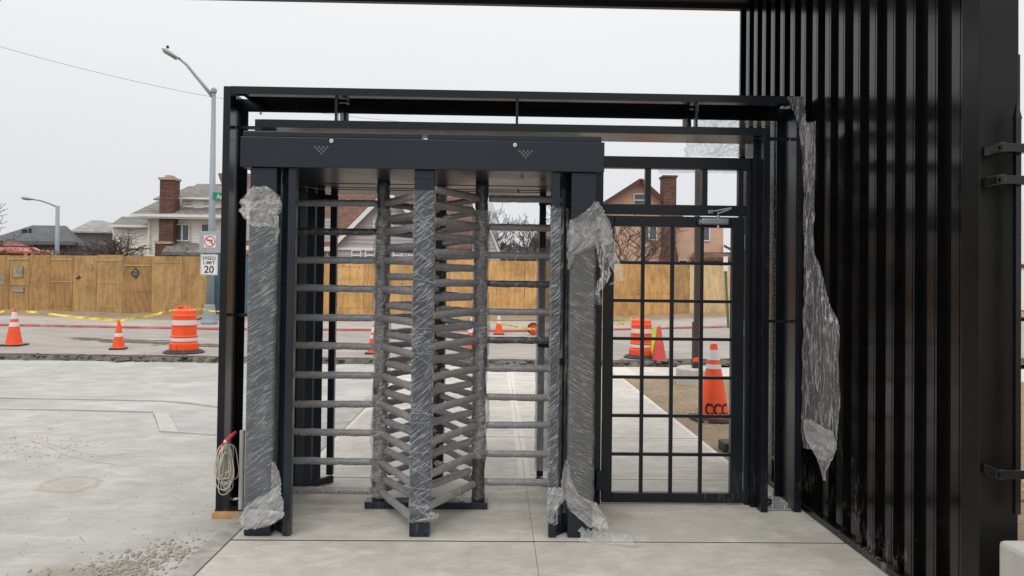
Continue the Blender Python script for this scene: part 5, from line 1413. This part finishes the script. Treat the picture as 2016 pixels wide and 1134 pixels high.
ch = part('chimney', MB().box(a.x, b.x, SY_-.6, SY_+.3, .16, a.z-.1), M['brick'], ph_)
part('chimney_cap', MB().box(a.x-.06, b.x+.06, SY_-.66, SY_+.36, a.z-.1, a.z), M['brick'], ch)
a = W(1297, 505, SY_-.6); b = W(1335, 505, SY_-.6)
mb = MB(); a2 = W(1305, 485, SY_-.6); b2 = W(1331, 485, SY_-.6)
mb.v = [Vector((a.x, SY_-.62, .16)), Vector((b.x, SY_-.62, .16)), Vector((b.x, SY_-.62, b.z)), Vector((b2.x, SY_-.62, b2.z)), Vector((a2.x, SY_-.62, a2.z)), Vector((a.x, SY_-.62, a.z))]; mb.f = [(0, 1, 2, 3, 4, 5)]
part('chimney_foot', mb, M['brick'], ch)
a = W(1358, 506, SY_-1.6); b = W(1470, 506, SY_-1.6); c = W(1367, 496, SY_-.1)
flat(ph_, 'porch_roof', [(a.x, a.y, a.z), (b.x, b.y, a.z), (b.x, SY_-.1, c.z), (c.x, SY_-.1, c.z)], M['shin_brown'], .18)
a = W(1361, 516, SY_-1.4); b = W(1470, 509, SY_-1.4); part('porch_beam', MB().box(a.x, b.x, SY_-1.5, SY_-1.35, a.z, b.z), M['trimbrown'], ph_)
hwindow(ph_, 1392, 519, 1424, 528, SY_-.5, 0, 1)
a = W(1424, 485, SY_-.5); b = W(1520, 510, SY_-.5); flat(ph_, 'side_roof', [tuple(W(1425, 481, SY_-.5)), tuple(W(1500, 520, SY_-.5)), tuple(W(1500, 520, SY_+6)), tuple(W(1425, 481, SY_+6))], M['shin_brown'], .15)
# -- small pale building right of the wall
bg_ = thing('building', 'pale building glimpsed at the right edge beyond the black wall', 'building', (W(2060, 500, 40).x, 44, .16))
bodybox(bg_, 2004, 2300, 395, 40, 10, M['siding_w']); a = W(2000, 520, 39.9); b = W(2300, 520, 39.9)
part('band', MB().box(a.x, b.x, 39.9, 39.99, a.z-.2, a.z), M['trimbrown'], bg_)

# ------------------------------------------------------------------ bare trees
def bare_tree(label, base, h, seed, spread=.55, levels=5, r0=.09, droop=0.0, kids=3, cat='tree', name='bare_tree', minr=.006):
    rnd = random.Random(seed)
    t = thing(name, label, cat, base); tr = MB(); br = MB()
    def grow(p, d, ln, r, lv):
        n = 4; pts = [p]; rs = [r]; q = p; dd = d
        for k in range(n):
            dd = (dd+Vector((rnd.gauss(0, .14), rnd.gauss(0, .14), rnd.gauss(0, .1)+.05-droop*(levels-lv)*.18))).normalized()
            q = q+dd*ln/n; pts.append(q); rs.append(max(minr, r*(1-.5*(k+1)/n)))
        (tr if lv == levels else br).tube(pts, rs, 6 if lv == levels else 3, False)
        if lv == 0: return
        for k in range(kids+(1 if lv >= levels-1 else 0)):
            f = rnd.uniform(.35, 1); i = min(n, max(1, round(f*n))); a = rnd.uniform(0, 2*math.pi)
            ax = Vector((math.cos(a), math.sin(a), rnd.uniform(-.1, .35)))
            nd_ = (dd*(1-spread)+ax*spread).normalized()
            grow(pts[i], nd_, ln*rnd.uniform(.6, .85), rs[i]*.75, lv-1)
    grow(Vector(base), Vector((0, 0, 1)), h*.32, r0, levels)
    part('trunk', tr, M['bark'], t); part('branches', br, M['bark'], t)
    return t
def tb(px, d): v = W(px, 500, d); return (v.x, v.y, .16)
bare_tree('dense weeping tree with twisted bare twigs behind the left hoarding', tb(183, 28.5), 4.5, 23, .60, 4, .09, .05, 5, minr=.010)
bare_tree('bare shrub with thin twigs in front of the dark grey garage', tb(140, 28.5), 4.2, 5, .55, 3, .03, .0, 3, minr=.006)
bare_tree('small bare bush in front of the white house porch', tb(352, 28.5), 4.4, 8, .55, 3, .03, .0, 3, minr=.006)
bare_tree('bare tree rising beside the lilac grey house, right of the rotor', tb(995, 42), 6.8, 12, .5, 5, .11, -.02, 3, minr=.012)
bare_tree('bare tree beside the far cage post, before the dark house', tb(1066, 40), 7.2, 14, .5, 5, .12, -.02, 3, minr=.012)
bare_tree('wide bare tree in front of the peach house, left of its chimney', tb(1245, 33), 6.0, 22, .52, 5, .10, 0, 3, minr=.010)
bare_tree('smaller bare tree before the peach wall, right of its chimney', tb(1345, 34), 4.4, 25, .6, 4, .07, 0, 3, minr=.008)
bare_tree('bare branches of a tree at the far left edge', tb(-30, 29), 5.2, 31, .6, 5, .09, 0, 3, minr=.010)

# ------------------------------------------------------------------ right edge: iron fence and concrete block
fe = thing('iron_fence', 'black iron picket fence bolted to the end of the corrugated wall', 'fence', (2.2, 3.05, .5))
for py0, py1, nm in ((296, 284, 'rail'), (358, 352, 'rail'), (926, 946, 'rail')):
    a = W(1960, py0, 3.06); zc = a.z
    part('rail', MB().box(2.06, 3.2, 2.99, 3.03, zc-.018, zc+.018), M['wall'], fe, bevel=.002)
    br_ = part('bracket', MB().box(2.07, 2.095, 2.985, 3.098, zc-.022, zc+.022), M['wall'], fe, bevel=.004)
    mb = MB(); mb.tube([(2.075, 2.975, zc), (2.075, 2.985, zc)], .009, 8); part('bolt', mb, M['wall'], br_)
for k in range(9):
    x_ = 2.205-.026+k*.115; zt_ = 2.29-.02
    mb = MB(); mb.box(x_-.011, x_+.011, 3.0305, 3.0515, .55, zt_-.07)
    mb.v += [Vector((x_-.013, 3.028, zt_-.07)), Vector((x_+.013, 3.028, zt_-.07)), Vector((x_+.013, 3.054, zt_-.07)), Vector((x_-.013, 3.054, zt_-.07)), Vector((x_, 3.041, zt_+.02))]
    i = len(mb.v)-5; mb.f += [(i, i+1, i+4), (i+1, i+2, i+4), (i+2, i+3, i+4), (i+3, i, i+4)]
    part('picket', mb, M['wall'], fe)
tag(MB().box(2.07, 2.9, 2.6, 3.0, -.1, .46).build('concrete_block', M['kerbcon'], bevel=.02), 'pale concrete block at the lower right corner by the wall end', 'concrete block')
sheet('right_ground', [(2.22, -2), (20, -2), (20, 5.15), (2.22, 5.15)], -.03, M['dirt'], .1)
